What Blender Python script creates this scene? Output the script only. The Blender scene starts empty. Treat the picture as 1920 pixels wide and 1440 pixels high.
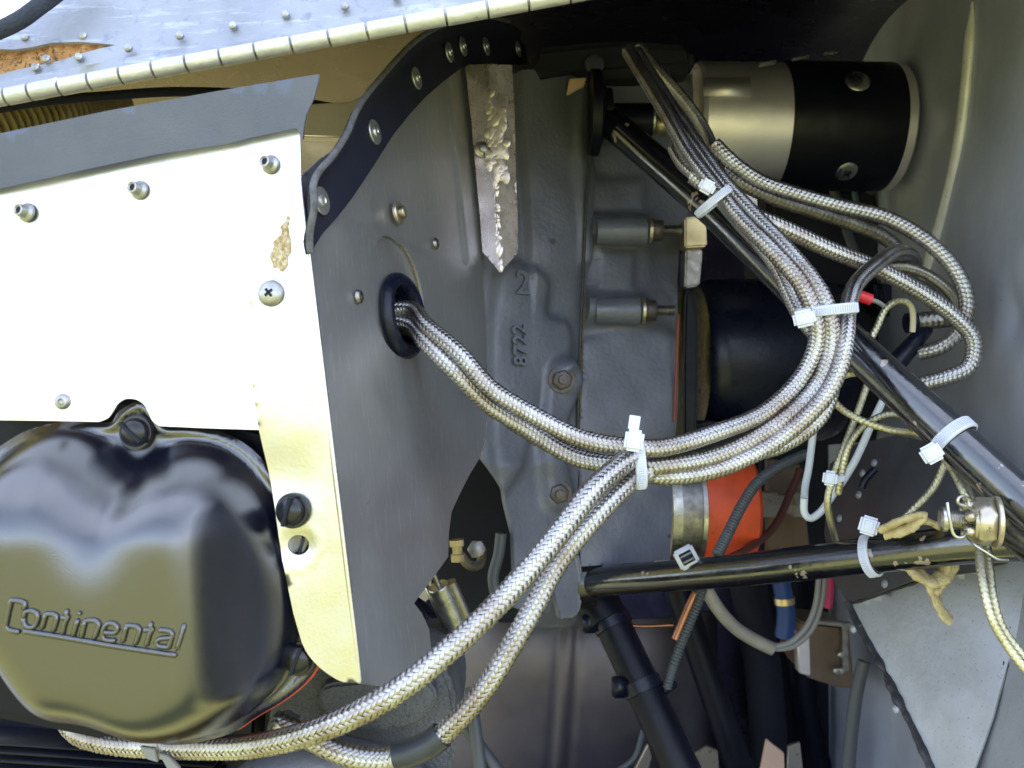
import bpy, bmesh, math, random
import numpy as np
from mathutils import Vector, Matrix
from mathutils.geometry import delaunay_2d_cdt
random.seed(7); rng = np.random.default_rng(7)
R = math.radians
sc = bpy.context.scene
# ------------------------------------------------------------------ camera
F = 1663.0; CH = 1.25
cam = bpy.data.cameras.new('camera'); co = bpy.data.objects.new('camera', cam); sc.collection.objects.link(co)
co.location = (0, 0, CH); co.rotation_euler = (R(90), 0, 0)
cam.sensor_width = 36; cam.lens = 36 * F / 1920; cam.clip_start = .01; cam.clip_end = 5000
cam.dof.use_dof = True; cam.dof.focus_distance = .42; cam.dof.aperture_fstop = 16
sc.camera = co
# ------------------------------------------------------------------ sky, sun, exposure
EL, RO = R(52), R(12)
wd = bpy.data.worlds.new('World'); sc.world = wd; wd.use_nodes = True
nt = wd.node_tree; bg = nt.nodes['Background']
sk = nt.nodes.new('ShaderNodeTexSky'); sk.sky_type = 'NISHITA'; sk.sun_disc = False
sk.sun_elevation = EL; sk.sun_rotation = RO; sk.dust_density = 1.0; sk.air_density = 1.0; sk.ozone_density = 1.8
# thin bright cloud over the blue
tcw = nt.nodes.new('ShaderNodeTexCoord'); mpw = nt.nodes.new('ShaderNodeMapping'); mpw.inputs['Scale'].default_value = (1, 1, 2.6); nt.links.new(tcw.outputs['Generated'], mpw.inputs[0])
nzw = nt.nodes.new('ShaderNodeTexNoise'); nzw.inputs['Scale'].default_value = .8; nzw.inputs['Detail'].default_value = 1; nzw.inputs['Roughness'].default_value = .6; nt.links.new(mpw.outputs[0], nzw.inputs['Vector'])
rmw = nt.nodes.new('ShaderNodeValToRGB'); rmw.color_ramp.elements[0].position = .15; rmw.color_ramp.elements[1].position = .95; nt.links.new(nzw.outputs['Fac'], rmw.inputs[0])
mxw = nt.nodes.new('ShaderNodeMix'); mxw.data_type = 'RGBA'; nt.links.new(rmw.outputs[0], mxw.inputs[0]); nt.links.new(sk.outputs[0], mxw.inputs[6]); mxw.inputs[7].default_value = (7.2, 7.7, 9.0, 1)
nt.links.new(mxw.outputs[2], bg.inputs[0]); bg.inputs[1].default_value = .15
sl = bpy.data.lights.new('sun', 'SUN'); sl.energy = 3.6; sl.angle = R(.5); sl.color = (1, .95, .86)
so = bpy.data.objects.new('sun', sl); sc.collection.objects.link(so)
sd = Vector((math.sin(RO) * math.cos(EL), math.cos(RO) * math.cos(EL), math.sin(EL)))
so.rotation_euler = (sd).to_track_quat('Z', 'Y').to_euler()
sc.view_settings.view_transform = 'Standard'; sc.view_settings.look = 'None'
sc.view_settings.exposure = 1.9; sc.view_settings.gamma = 1

# ------------------------------------------------------------------ helpers
COL = sc.collection
def P(px, py, d):
    return Vector(((px - 960) / F * d, d, CH + (720 - py) / F * d))
def tag(o, label=None, cat=None, group=None, kind=None):
    if label: o['label'] = label
    if cat: o['category'] = cat
    if group: o['group'] = group
    if kind: o['kind'] = kind
    return o
def empty(name, loc, label=None, cat=None, group=None):
    o = bpy.data.objects.new(name, None); COL.objects.link(o); o.location = loc; o.empty_display_size = .01
    return tag(o, label, cat, group)
def link(name, me, mat=None, parent=None, smooth=True):
    if mat is not None and not me.materials: me.materials.append(mat)
    if smooth and len(me.polygons):
        me.polygons.foreach_set('use_smooth', [True] * len(me.polygons))
    o = bpy.data.objects.new(name, me); COL.objects.link(o)
    if parent is not None:
        o.parent = parent; o.matrix_parent_inverse = PINV(parent)
    return o
def Wm(o):
    return (Wm(o.parent) @ o.matrix_parent_inverse @ o.matrix_basis) if o.parent else o.matrix_basis.copy()
def PINV(p): return Wm(p).inverted()
def mesh(name, vs, fs):
    me = bpy.data.meshes.new(name); me.from_pydata([tuple(v) for v in vs], [], fs); me.update(); return me
def npmesh(name, V, Q, uv=None):
    me = bpy.data.meshes.new(name); k = Q.shape[1]
    me.vertices.add(len(V)); me.vertices.foreach_set('co', np.ascontiguousarray(V, dtype=np.float32).ravel())
    me.loops.add(Q.size); me.loops.foreach_set('vertex_index', Q.ravel().astype(np.int32))
    me.polygons.add(len(Q)); me.polygons.foreach_set('loop_start', np.arange(0, Q.size, k, dtype=np.int32))
    try: me.polygons.foreach_set('loop_total', np.full(len(Q), k, dtype=np.int32))
    except Exception: pass
    if uv is not None:
        l = me.uv_layers.new(name='uv'); l.data.foreach_set('uv', uv[Q.ravel()].astype(np.float32).ravel())
    me.update(calc_edges=True); me.validate(); return me
def bmobj(name, bm, mat=None, parent=None, smooth=True, sharp=35):
    bm.normal_update()
    if smooth:
        for e in bm.edges:
            if len(e.link_faces) == 2 and e.calc_face_angle(0) > R(sharp): e.smooth = False
    me = bpy.data.meshes.new(name); bm.to_mesh(me); bm.free()
    return link(name, me, mat, parent, smooth)
def basis(n, up=Vector((0, 0, 1))):
    n = n.normalized(); u = up.cross(n)
    if u.length < 1e-4: u = Vector((1, 0, 0)).cross(n)
    u.normalize(); v = n.cross(u); return u, v, n
class Plane:                                   # u, v in the plane, n towards the viewer
    def __init__(s, a, b, c):
        a, b, c = P(*a), P(*b), P(*c); n = (b - a).cross(c - a).normalized()
        if n.dot(Vector((0, 0, CH)) - a) < 0: n = -n
        s.o = a; s.u, s.v, s.n = basis(n)
    def hit(s, px, py):
        o = Vector((0, 0, CH)); r = P(px, py, 1) - o
        t = (s.o - o).dot(s.n) / r.dot(s.n); return o + r * t
    def uv(s, px, py):
        q = s.hit(px, py) - s.o; return (q.dot(s.u), q.dot(s.v))
    def pt(s, u, v, h=0): return s.o + s.u * u + s.v * v + s.n * h
    def M(s, px, py, h=0):                     # frame matrix on the plane
        m = Matrix((s.u, s.v, s.n)).transposed().to_4x4(); m.translation = s.hit(px, py) + s.n * h; return m
def facing(d): return Plane((0, 0, d), (100, 0, d), (0, 100, d))
def smooth_loop(pts, sub=6, closed=True):
    out = []; n = len(pts)
    rngk = range(n) if closed else range(n - 1)
    for i in rngk:
        if closed: p = [pts[(i + k - 1) % n] for k in range(4)]
        else: p = [pts[max(0, min(n - 1, i + k - 1))] for k in range(4)]
        for j in range(sub):
            t = j / sub
            out.append(tuple(.5 * ((2 * b) + (-a + c) * t + (2 * a - 5 * b + 4 * c - d) * t * t + (-a + 3 * b - 3 * c + d) * t ** 3) for a, b, c, d in zip(*p)))
    if not closed: out.append(tuple(pts[-1]))
    return out
def inpoly(X, Y, poly):
    c = np.zeros(X.shape, bool); n = len(poly)
    for i in range(n):
        x1, y1 = poly[i]; x2, y2 = poly[(i + 1) % n]
        if y1 == y2: continue
        m = ((y1 > Y) != (y2 > Y)) & (X < (x2 - x1) * (Y - y1) / (y2 - y1) + x1); c ^= m
    return c
def edgedist(X, Y, poly, closed=True):
    D = np.full(X.shape, 1e9); n = len(poly)
    for i in range(n if closed else n - 1):
        x1, y1 = poly[i]; x2, y2 = poly[(i + 1) % n]; dx, dy = x2 - x1, y2 - y1; L = dx * dx + dy * dy + 1e-18
        t = np.clip(((X - x1) * dx + (Y - y1) * dy) / L, 0, 1)
        D = np.minimum(D, np.hypot(X - x1 - t * dx, Y - y1 - t * dy))
    return D
def sheet(name, outline, pl, mat, parent=None, thick=.001, holes=(), step=.004, disp=None, lift=0, raw=False):
    """plate with real thickness cut from an outline lying on a plane; disp bends or presses it"""
    poly = list(outline) if raw else [pl.uv(*q) for q in outline]
    hs = [list(h) if raw else [pl.uv(*q) for q in h] for h in holes]
    def dens(p):
        o = []
        for i in range(len(p)):
            a, b = p[i], p[(i + 1) % len(p)]; L = math.hypot(a[0] - b[0], a[1] - b[1]); k = max(1, int(L / step))
            o += [(a[0] + (b[0] - a[0]) * j / k, a[1] + (b[1] - a[1]) * j / k) for j in range(k)]
        return o
    rings = [dens(poly)] + [dens(h) for h in hs]
    xs = [p[0] for p in poly]; ys = [p[1] for p in poly]
    gx, gy = np.meshgrid(np.arange(min(xs), max(xs), step), np.arange(min(ys), max(ys), step))
    gx = gx + (np.arange(gx.shape[0]) % 2)[:, None] * step * .5
    gx, gy = gx.ravel(), gy.ravel(); ok = inpoly(gx, gy, poly) & (edgedist(gx, gy, poly) > step * .45)
    for h in hs: ok &= ~inpoly(gx, gy, h) & (edgedist(gx, gy, h) > step * .45)
    vs = []; es = []
    for r in rings:
        b = len(vs); vs += r; es += [(b + i, b + (i + 1) % len(r)) for i in range(len(r))]
    vs += list(zip(gx[ok].tolist(), gy[ok].tolist()))
    ov, _, of, *_ = delaunay_2d_cdt([Vector(v) for v in vs], es, [], 0, 1e-9)
    A = np.array([tuple(v) for v in ov]); T = np.array([f for f in of if len(f) == 3])
    c = A[T].mean(1); k = inpoly(c[:, 0], c[:, 1], poly)
    for h in hs: k &= ~inpoly(c[:, 0], c[:, 1], h)
    T = T[k]
    a, b_, c_ = A[T[:, 0]], A[T[:, 1]], A[T[:, 2]]
    cr = (b_[:, 0] - a[:, 0]) * (c_[:, 1] - a[:, 1]) - (b_[:, 1] - a[:, 1]) * (c_[:, 0] - a[:, 0])
    T[cr < 0] = T[cr < 0][:, ::-1]
    H = disp(A[:, 0], A[:, 1]) if disp else np.zeros(len(A))
    o, u, v, n = [np.array(q) for q in (pl.o, pl.u, pl.v, pl.n)]
    top = o + A[:, :1] * u + A[:, 1:] * v + (H + lift)[:, None] * n
    bot = top - thick * n; N = len(A)
    E = np.concatenate([T[:, [0, 1]], T[:, [1, 2]], T[:, [2, 0]]]); S = set(map(tuple, E.tolist()))
    bd = np.array([(i, j) for i, j in S if (j, i) not in S])
    W = np.concatenate([np.stack([bd[:, 1], bd[:, 0], bd[:, 0] + N * 2], 1), np.stack([bd[:, 1], bd[:, 0] + N * 2, bd[:, 1] + N * 2], 1)])
    # separate rim verts so that the cut edge stays crisp
    V = np.concatenate([top, bot, bot, top]); W2 = np.where(W < N, W + 3 * N, W)
    F3 = np.concatenate([T, T[:, ::-1] + N, W2])
    used = np.unique(F3); mp = np.full(len(V), -1); mp[used] = np.arange(len(used))
    return link(name, npmesh(name, V[used], mp[F3]), mat, parent)
def resample(pts, step):
    q = smooth_loop([tuple(p) for p in pts], 14, False); q = np.array(q)
    s = np.concatenate([[0], np.cumsum(np.linalg.norm(np.diff(q, axis=0), axis=1))]); n = max(3, int(s[-1] / step) + 1)
    t = np.linspace(0, s[-1], n); return np.stack([np.interp(t, s, q[:, i]) for i in range(3)], 1), t
def frames(C):
    T = np.gradient(C, axis=0); T /= np.linalg.norm(T, axis=1)[:, None] + 1e-12
    U = np.zeros_like(C); a = np.array([0, 0, 1.0]) if abs(T[0][2]) < .9 else np.array([1.0, 0, 0])
    u = np.cross(T[0], a); u /= np.linalg.norm(u)
    for i in range(len(C)):
        u = u - T[i] * u.dot(T[i]); u /= np.linalg.norm(u) + 1e-12; U[i] = u
    return T, U, np.cross(T, U)
def tube(name, pts, r, mat, parent=None, seg=16, step=None, straight=False, caps=True, rfun=None, flat=1.0):
    pts = [P(*p) if len(p) == 3 and not isinstance(p, Vector) else p for p in pts]
    if straight:
        C = []
        for a, b in zip(pts[:-1], pts[1:]):
            k = max(1, int((b - a).length / (step or .02))); C += [a.lerp(b, i / k) for i in range(k)]
        C.append(pts[-1]); C = np.array([tuple(c) for c in C]); t = np.linspace(0, 1, len(C))
    else:
        C, t = resample(pts, step or r * .9)
    T, U, V = frames(C); rr = np.full(len(C), r) if rfun is None else r * rfun(t, t[-1])
    an = np.arange(seg) * 2 * math.pi / seg
    G = C[:, None] + rr[:, None, None] * (np.cos(an)[None, :, None] * U[:, None] + flat * np.sin(an)[None, :, None] * V[:, None])
    n = len(C); idx = np.arange(n * seg).reshape(n, seg); nx = np.roll(idx, -1, 1)
    Q = np.stack([idx[:-1], nx[:-1], nx[1:], idx[1:]], -1).reshape(-1, 4)
    V3 = G.reshape(-1, 3)
    uv = np.stack([np.repeat(t, seg), np.tile(np.arange(seg) / seg, n)], 1)
    fs = Q
    if caps:
        bm = bmesh.new(); bv = [bm.verts.new(v) for v in V3]
        for q in Q: bm.faces.new([bv[i] for i in q])
        bm.faces.new([bv[i] for i in idx[0][::-1]]); bm.faces.new([bv[i] for i in idx[-1]])
        bmesh.ops.recalc_face_normals(bm, faces=bm.faces)
        return bmobj(name, bm, mat, parent, True, 50)
    return link(name, npmesh(name, V3, fs, uv), mat, parent)
def lathe_me(name, prof, seg=32, sharp=30):
    """profile [(r, z)] about local Z"""
    bm = bmesh.new(); rings = []
    for r, z in prof:
        if r < 1e-7: rings.append([bm.verts.new((0, 0, z))])
        else: rings.append([bm.verts.new((r * math.cos(a), r * math.sin(a), z)) for a in [2 * math.pi * i / seg for i in range(seg)]])
    for a, b in zip(rings[:-1], rings[1:]):
        if len(a) == 1 and len(b) == 1: continue
        for i in range(seg):
            j = (i + 1) % seg
            if len(a) == 1: bm.faces.new((a[0], b[i], b[j]))
            elif len(b) == 1: bm.faces.new((a[i], b[0], a[j]))
            else: bm.faces.new((a[i], b[i], b[j], a[j]))
    bmesh.ops.recalc_face_normals(bm, faces=bm.faces)
    for e in bm.edges:
        if len(e.link_faces) == 2 and e.calc_face_angle(0) > R(sharp): e.smooth = False
    me = bpy.data.meshes.new(name); bm.to_mesh(me); bm.free(); return me
def axisM(p, ax, up=Vector((0, 0, 1))):
    u, v, n = basis(Vector(ax), up); m = Matrix((u, v, n)).transposed().to_4x4(); m.translation = p; return m
def place(name, me, M, mat, parent=None):
    o = link(name, me, mat, None, not me.get('flat')); o.matrix_basis = M
    if parent is not None:
        o.parent = parent; o.matrix_parent_inverse = PINV(parent)
    return o
def bar(name, p, ax, prof, mat, parent=None, seg=32):
    return place(name, lathe_me(name, prof, seg), axisM(p, ax), mat, parent)
def prism_me(name, n, r, h, rot=0, bev=.08, inner=0):
    bm = bmesh.new(); prof = [(1 - bev, 0), (1, bev * .5 * r / h if h else 0), (1, 1 - bev * .5 * r / h), (1 - bev, 1)]
    rings = [[bm.verts.new((r * k * math.cos(rot + 2 * math.pi * i / n), r * k * math.sin(rot + 2 * math.pi * i / n), z * h)) for i in range(n)] for k, z in prof]
    for a, b in zip(rings[:-1], rings[1:]):
        for i in range(n): bm.faces.new((a[i], a[(i + 1) % n], b[(i + 1) % n], b[i]))
    bm.faces.new(rings[0][::-1]); bm.faces.new(rings[-1]); bm.normal_update()
    for e in bm.edges:
        if len(e.link_faces) == 2 and e.calc_face_angle(0) > R(20): e.smooth = False
    me = bpy.data.meshes.new(name); bm.to_mesh(me); bm.free(); return me
def boxme(name, sx, sy, sz, bev=.0006, seg=2):
    bm = bmesh.new(); bmesh.ops.create_cube(bm, size=1)
    for v in bm.verts: v.co = Vector((v.co.x * sx, v.co.y * sy, v.co.z * sz))
    if bev: bmesh.ops.bevel(bm, geom=list(bm.edges), offset=bev, segments=seg, affect='EDGES')
    bm.normal_update()
    for e in bm.edges:
        if len(e.link_faces) == 2 and e.calc_face_angle(0) > R(40): e.smooth = False
    me = bpy.data.meshes.new(name); bm.to_mesh(me); bm.free(); return me
def block(name, outline, pl, depth, mat, parent=None, bev=.002, lift=0, seg=3):
    """cast block: outline in the plane, pushed back by depth, edges rounded"""
    bm = bmesh.new(); q = [pl.hit(*o) + pl.n * lift for o in outline]
    a = [bm.verts.new(p) for p in q]; b = [bm.verts.new(p - pl.n * depth) for p in q]; n = len(q)
    f = bm.faces.new(a); bm.faces.new(b[::-1])
    for i in range(n): bm.faces.new((a[i], b[i], b[(i + 1) % n], a[(i + 1) % n]))
    bmesh.ops.recalc_face_normals(bm, faces=bm.faces)
    if bev: bmesh.ops.bevel(bm, geom=list(bm.edges), offset=bev, segments=seg, affect='EDGES', clamp_overlap=True)
    return bmobj(name, bm, mat, parent, True, 40)

# ------------------------------------------------------------------ materials
def mat(name, col, rough=.5, metal=0, bump=0, bs=200, var=0, vs=30, col2=None, coat=0, ior=1.5, rv=0, detail=4, aniso=None, spec=None, streak=None, chips=None, dark=None):
    m = bpy.data.materials.new(name); m.use_nodes = True; t = m.node_tree; b = t.nodes['Principled BSDF']; L = t.links
    b.inputs['Roughness'].default_value = rough; b.inputs['Metallic'].default_value = metal; b.inputs['IOR'].default_value = ior
    b.inputs['Coat Weight'].default_value = coat; b.inputs['Coat Roughness'].default_value = .05
    c = tuple(col) + (1,); b.inputs['Base Color'].default_value = c
    tc = t.nodes.new('ShaderNodeTexCoord'); src = tc.outputs['Object']
    geo = t.nodes.new('ShaderNodeNewGeometry'); pos = geo.outputs['Position']
    def noise(scale, det=4, vec=pos, r=.55):
        n = t.nodes.new('ShaderNodeTexNoise'); n.inputs['Scale'].default_value = scale; n.inputs['Detail'].default_value = det
        n.inputs['Roughness'].default_value = r; L.new(vec, n.inputs['Vector']); return n.outputs['Fac']
    def ramp(fac, a, b_, ca=(0, 0, 0, 1), cb=(1, 1, 1, 1)):
        r = t.nodes.new('ShaderNodeValToRGB'); r.color_ramp.elements[0].position = a; r.color_ramp.elements[1].position = b_
        r.color_ramp.elements[0].color = ca; r.color_ramp.elements[1].color = cb; L.new(fac, r.inputs[0]); return r.outputs[0]
    def mix(fac, a, b_):
        x = t.nodes.new('ShaderNodeMix'); x.data_type = 'RGBA'
        (L.new(fac, x.inputs[0]) if not isinstance(fac, float) else setattr(x.inputs[0], 'default_value', fac))
        for i, q in ((6, a), (7, b_)):
            if isinstance(q, tuple): x.inputs[i].default_value = q
            else: L.new(q, x.inputs[i])
        return x.outputs[2]
    cur = c; f1 = noise(vs, detail)
    if var or col2:
        c2 = tuple(col2) + (1,) if col2 else tuple(max(0, q * (1 - var)) for q in col) + (1,)
        cur = mix(ramp(f1, .35, .68), c, c2)
    if streak:                                  # (scale vector, strength colour) fine rolled or rubbed scratches
        mp = t.nodes.new('ShaderNodeMapping'); L.new(pos, mp.inputs[0]); mp.inputs['Scale'].default_value = streak[0]; mp.inputs['Rotation'].default_value = streak[2] if len(streak) > 2 else (0, 0, 0)
        sf = noise(1, 6, mp.outputs[0], .7); cur = mix(ramp(sf, .55, .68), cur, tuple(streak[1]) + (1,))
    if dark:                                    # (scale, lo, hi, colour) dirt spots
        cur = mix(ramp(noise(dark[0], 5, pos, .7), dark[1], dark[2]), cur, tuple(dark[3]) + (1,))
    if chips:                                   # (scale, threshold, colour) chipped paint
        ch = ramp(noise(chips[0], 3), chips[1], chips[1] + .012); cur = mix(ch, cur, tuple(chips[2]) + (1,))
    if not isinstance(cur, tuple): L.new(cur, b.inputs['Base Color'])
    if rv:
        mr = t.nodes.new('ShaderNodeMapRange'); L.new(noise(vs * 2.3, 6), mr.inputs[0]); mr.inputs[1].default_value = .3; mr.inputs[2].default_value = .7
        mr.inputs[3].default_value = max(.02, rough - rv); mr.inputs[4].default_value = min(1, rough + rv); L.new(mr.outputs[0], b.inputs['Roughness'])
    if bump:
        bn = t.nodes.new('ShaderNodeBump'); bn.inputs['Strength'].default_value = bump; bn.inputs['Distance'].default_value = .001
        L.new(noise(bs, 5), bn.inputs['Height']); L.new(bn.outputs[0], b.inputs['Normal'])
    m['_'] = 1
    return m
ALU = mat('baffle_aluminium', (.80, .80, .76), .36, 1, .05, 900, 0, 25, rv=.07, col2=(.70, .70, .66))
ALUF = mat('flange_aluminium', (.60, .60, .57), .34, 1, .10, 700, 0, 40, rv=.08, col2=(.54, .53, .47), dark=(900, .66, .72, (.4, .38, .33)))
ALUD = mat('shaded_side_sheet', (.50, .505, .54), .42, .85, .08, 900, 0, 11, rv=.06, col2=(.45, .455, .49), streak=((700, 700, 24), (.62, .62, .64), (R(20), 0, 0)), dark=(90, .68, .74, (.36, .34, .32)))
SKIN = mat('cowl_sheet_metal', (.27, .29, .34), .55, .55, .5, 220, 0, 22, rv=.12, col2=(.35, .37, .42), dark=(140, .56, .66, (.24, .27, .35)), streak=((30, 60, 260), (.46, .50, .58), (0, R(12), 0)))
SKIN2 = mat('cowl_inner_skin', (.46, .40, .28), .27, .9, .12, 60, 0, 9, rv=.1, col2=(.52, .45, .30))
HINGE = mat('hinge_metal', (.50, .50, .48), .45, .65, .25, 500, 0, 90, rv=.12, col2=(.62, .62, .59), dark=(160, .66, .70, (.34, .27, .25)))
RUBBER = mat('silicone_rubber', (.010, .012, .026), .65, 0, .25, 1500, 0, 60, col2=(.014, .016, .032), ior=1.33)
RUBTOP = mat('grey_rubber_strip', (.10, .115, .17), .62, 0, .35, 1800, 0, 40, col2=(.12, .135, .19), dark=(700, .70, .76, (.2, .21, .24)))
RUBEDGE = mat('rubber_cut_edge', (.13, .13, .14), .7, 0, .6, 900, .5, 300)
BLK = mat('gloss_black_enamel', (.004, .005, .012), .16, 0, .10, 2600, ior=2.12, rv=.02, vs=60)
BLKR = mat('black_enamel_rim', (.008, .008, .012), .25, 0, .06, 500, ior=1.5)
BLKT = mat('black_tube_enamel', (.010, .010, .012), .2, 0, .10, 260, ior=1.7, rv=.1, vs=80, dark=(420, .70, .72, (.25, .25, .27)))
BLKC = mat('chipped_tube_enamel', (.005, .006, .010), .17, 0, .10, 240, ior=2.1, rv=.1, vs=80, chips=(70, .655, (.28, .22, .19)), dark=(420, .70, .72, (.25, .25, .27)))
BLKM = mat('matt_black_paint', (.004, .005, .012), .42, 0, .1, 700, .3, 40, rv=.1, ior=1.30)
BLKP = mat('black_moulded_plastic', (.005, .007, .018), .30, 0, .15, 500, ior=1.38, rv=.08, vs=40, dark=(330, .72, .75, (.12, .12, .14)))
CASE = mat('grey_engine_paint', (.135, .142, .18), .42, .15, .45, 330, 0, 30, rv=.1, col2=(.108, .115, .15), dark=(500, .72, .76, (.05, .05, .06)), chips=(26, .668, (.06, .06, .062)))
CASED = mat('dirty_engine_paint', (.06, .065, .095), .5, .1, .5, 260, .4, 30, rv=.1)
PITTED = mat('pitted_grey_casting', (.10, .105, .125), .55, .1, .9, 600, 0, 60, col2=(.06, .065, .08), dark=(700, .55, .63, (.03, .03, .035)))
STEEL = mat('zinc_steel', (.55, .54, .50), .33, 1, .1, 500, .3, 120, rv=.1)
STEELD = mat('dull_steel', (.38, .36, .34), .4, 1, .2, 400, .5, 150, rv=.12)
POLI = mat('polished_bracket', (.82, .74, .72), .28, .8, .12, 160, 0, 60, rv=.12, col2=(.66, .55, .54))
WELD = mat('weld_bead', (.70, .62, .60), .36, .75, .25, 260, .35, 160)
RIV = mat('rivet_metal', (.46, .46, .46), .42, .95, .15, 500, .3, 200)
WASH = mat('washer_metal', (.68, .68, .70), .4, .95, .2, 400, 0, 130, col2=(.55, .55, .56), dark=(150, .62, .66, (.12, .11, .09)))
BLUSK = mat('dark_blue_skin', (.012, .016, .04), .3, 0, .05, 60, .2, 8)
TANK = mat('tank_metal', (.13, .115, .12), .42, .75, .15, 90, 0, 14, rv=.08, col2=(.10, .09, .095), dark=(300, .7, .74, (.12, .1, .1)))
RUSTY = mat('browned_steel', (.13, .11, .11), .5, .6, .5, 400, .4, 150)
BRASS = mat('brass', (.66, .54, .30), .35, .9, .1, 300, .3, 90)
CAD = mat('cadmium_plating', (.52, .46, .34), .34, .85, .1, 350, 0, 160, col2=(.48, .44, .36), dark=(260, .6, .66, (.16, .13, .09)))
WARM = mat('warm_cast_aluminium', (.86, .80, .82), .42, .85, .12, 500, .15, 20, rv=.06)
ORANGE = mat('orange_silicone', (.75, .085, .02), .5, 0, .15, 300, .25, 60, dark=(60, .66, .72, (.12, .02, .015)))
DRED = mat('old_gasket', (.22, .05, .03), .6)
RED = mat('red_terminal', (.62, .02, .04), .4)
NYLON = mat('white_nylon', (.62, .65, .76), .38, 0, .05, 500)
NYLON.node_tree.nodes['Principled BSDF'].inputs['Subsurface Weight'].default_value = .25
NYLON.node_tree.nodes['Principled BSDF'].inputs['Subsurface Radius'].default_value = (.002, .002, .002)
WWIRE = mat('white_wire', (.62, .66, .72), .45)
GWIRE = mat('grey_wire', (.22, .22, .23), .5)
BEIGE = mat('heat_shrink_grey', (.30, .28, .25), .5, 0, .2, 300, .3, 90)
SHRINK = mat('heat_shrink_black', (.035, .04, .05), .42, 0, .2, 400, .3, 90)
BLUE = mat('blue_wire', (.01, .05, .22), .45); MAG = mat('magenta_wire', (.45, .02, .12), .45)
COPPER = mat('copper_pipe', (.55, .24, .13), .35, .9, .1, 300, .3, 60)
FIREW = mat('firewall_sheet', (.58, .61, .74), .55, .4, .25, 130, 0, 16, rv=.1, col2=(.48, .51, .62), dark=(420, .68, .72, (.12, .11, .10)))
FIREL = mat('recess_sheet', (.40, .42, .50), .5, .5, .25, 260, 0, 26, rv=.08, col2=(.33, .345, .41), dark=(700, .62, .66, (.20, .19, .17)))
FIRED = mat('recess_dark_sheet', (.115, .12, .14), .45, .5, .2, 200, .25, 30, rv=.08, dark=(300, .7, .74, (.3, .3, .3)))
SEAL = mat('black_sealant', (.03, .03, .035), .5, 0, 1.0, 240, .4, 90, dark=(300, .64, .7, (.18, .18, .18)))
BEADM = mat('pale_bead', (.85, .84, .80), .45, .3, .3, 300, .2, 60, dark=(600, .62, .68, (.2, .19, .16)))
FOAM = mat('brown_fibre', (.33, .16, .05), .9, 0, 1.0, 500, 0, 200, col2=(.55, .33, .14), dark=(400, .5, .6, (.12, .06, .03)))
DUCT = mat('ribbed_duct', (.34, .26, .13), .6, 0, .4, 300, .3, 60)
CORD = mat('lacing_cord', (.55, .46, .25), .75, 0, .8, 600, 0, 150, col2=(.42, .33, .16), dark=(420, .62, .7, (.16, .12, .06)))
TRIM = mat('dark_blue_trim', (.03, .038, .06), .8, 0, 1, 700, .4, 60)
GOLD = mat('glue_residue', (.30, .20, .07), .8, 0, .5, 600, 0, 900, col2=(.62, .55, .40), dark=(1400, .60, .66, (.14, .08, .03)))
VOID = mat('void_shade_black', (.006, .008, .018), .8, 0, .3, 60, .3, 20)  # near-black standing in for deep shade in holes and gaps
BOXM = mat('brown_anodised_box', (.20, .14, .10), .45, .5, .1, 300, .3, 30)
PALE = mat('pale_tan_sheet', (.62, .42, .30), .5, 0, .1, 300, .1, 40)
GRAPE = mat('conduit_grey', (.06, .068, .08), .5, 0, .1, 300)
GRASS = mat('dry_grass', (.28, .265, .085), .9, 0, 0, 1, 0, .35, col2=(.20, .205, .065), detail=8)
def braidmat(name, col, dirt, rough, dk):
    m = bpy.data.materials.new(name); m.use_nodes = True; t = m.node_tree; b = t.nodes['Principled BSDF']; L = t.links
    b.inputs['Metallic'].default_value = 1; b.inputs['Roughness'].default_value = rough
    g = t.nodes.new('ShaderNodeNewGeometry'); n = t.nodes.new('ShaderNodeTexNoise'); n.inputs['Scale'].default_value = 38; n.inputs['Detail'].default_value = 8; n.inputs['Roughness'].default_value = .7; L.new(g.outputs['Position'], n.inputs['Vector'])
    r = t.nodes.new('ShaderNodeValToRGB'); r.color_ramp.elements[0].position = dk; r.color_ramp.elements[1].position = dk + .2
    r.color_ramp.elements[0].color = tuple(col) + (1,); r.color_ramp.elements[1].color = tuple(dirt) + (1,); L.new(n.outputs['Fac'], r.inputs[0])
    L.new(r.outputs[0], b.inputs['Base Color'])
    uv = t.nodes.new('ShaderNodeUVMap'); sx = t.nodes.new('ShaderNodeSeparateXYZ'); L.new(uv.outputs[0], sx.inputs[0])
    mm = t.nodes.new('ShaderNodeMath'); mm.operation = 'MULTIPLY'; mm.inputs[1].default_value = 2 * math.pi * 4; L.new(sx.outputs[1], mm.inputs[0])
    s = t.nodes.new('ShaderNodeMath'); s.operation = 'SINE'; L.new(mm.outputs[0], s.inputs[0])
    bn = t.nodes.new('ShaderNodeBump'); bn.inputs['Strength'].default_value = .35; bn.inputs['Distance'].default_value = .00012; L.new(s.outputs[0], bn.inputs['Height'])
    L.new(bn.outputs[0], b.inputs['Normal']); return m
BRAID = braidmat('tinned_braid', (.54, .53, .53), (.34, .29, .26), .33, .44)
BRAIDB = braidmat('browned_braid', (.66, .58, .50), (.42, .31, .22), .33, .40)
BRAIDD = braidmat('dull_braid', (.40, .38, .35), (.22, .20, .18), .38, .45)
BRAIDO = braidmat('olive_braid', (.66, .63, .45), (.45, .41, .25), .42, .5)
CORE = mat('hose_core', (.012, .010, .010), .7)

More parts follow.
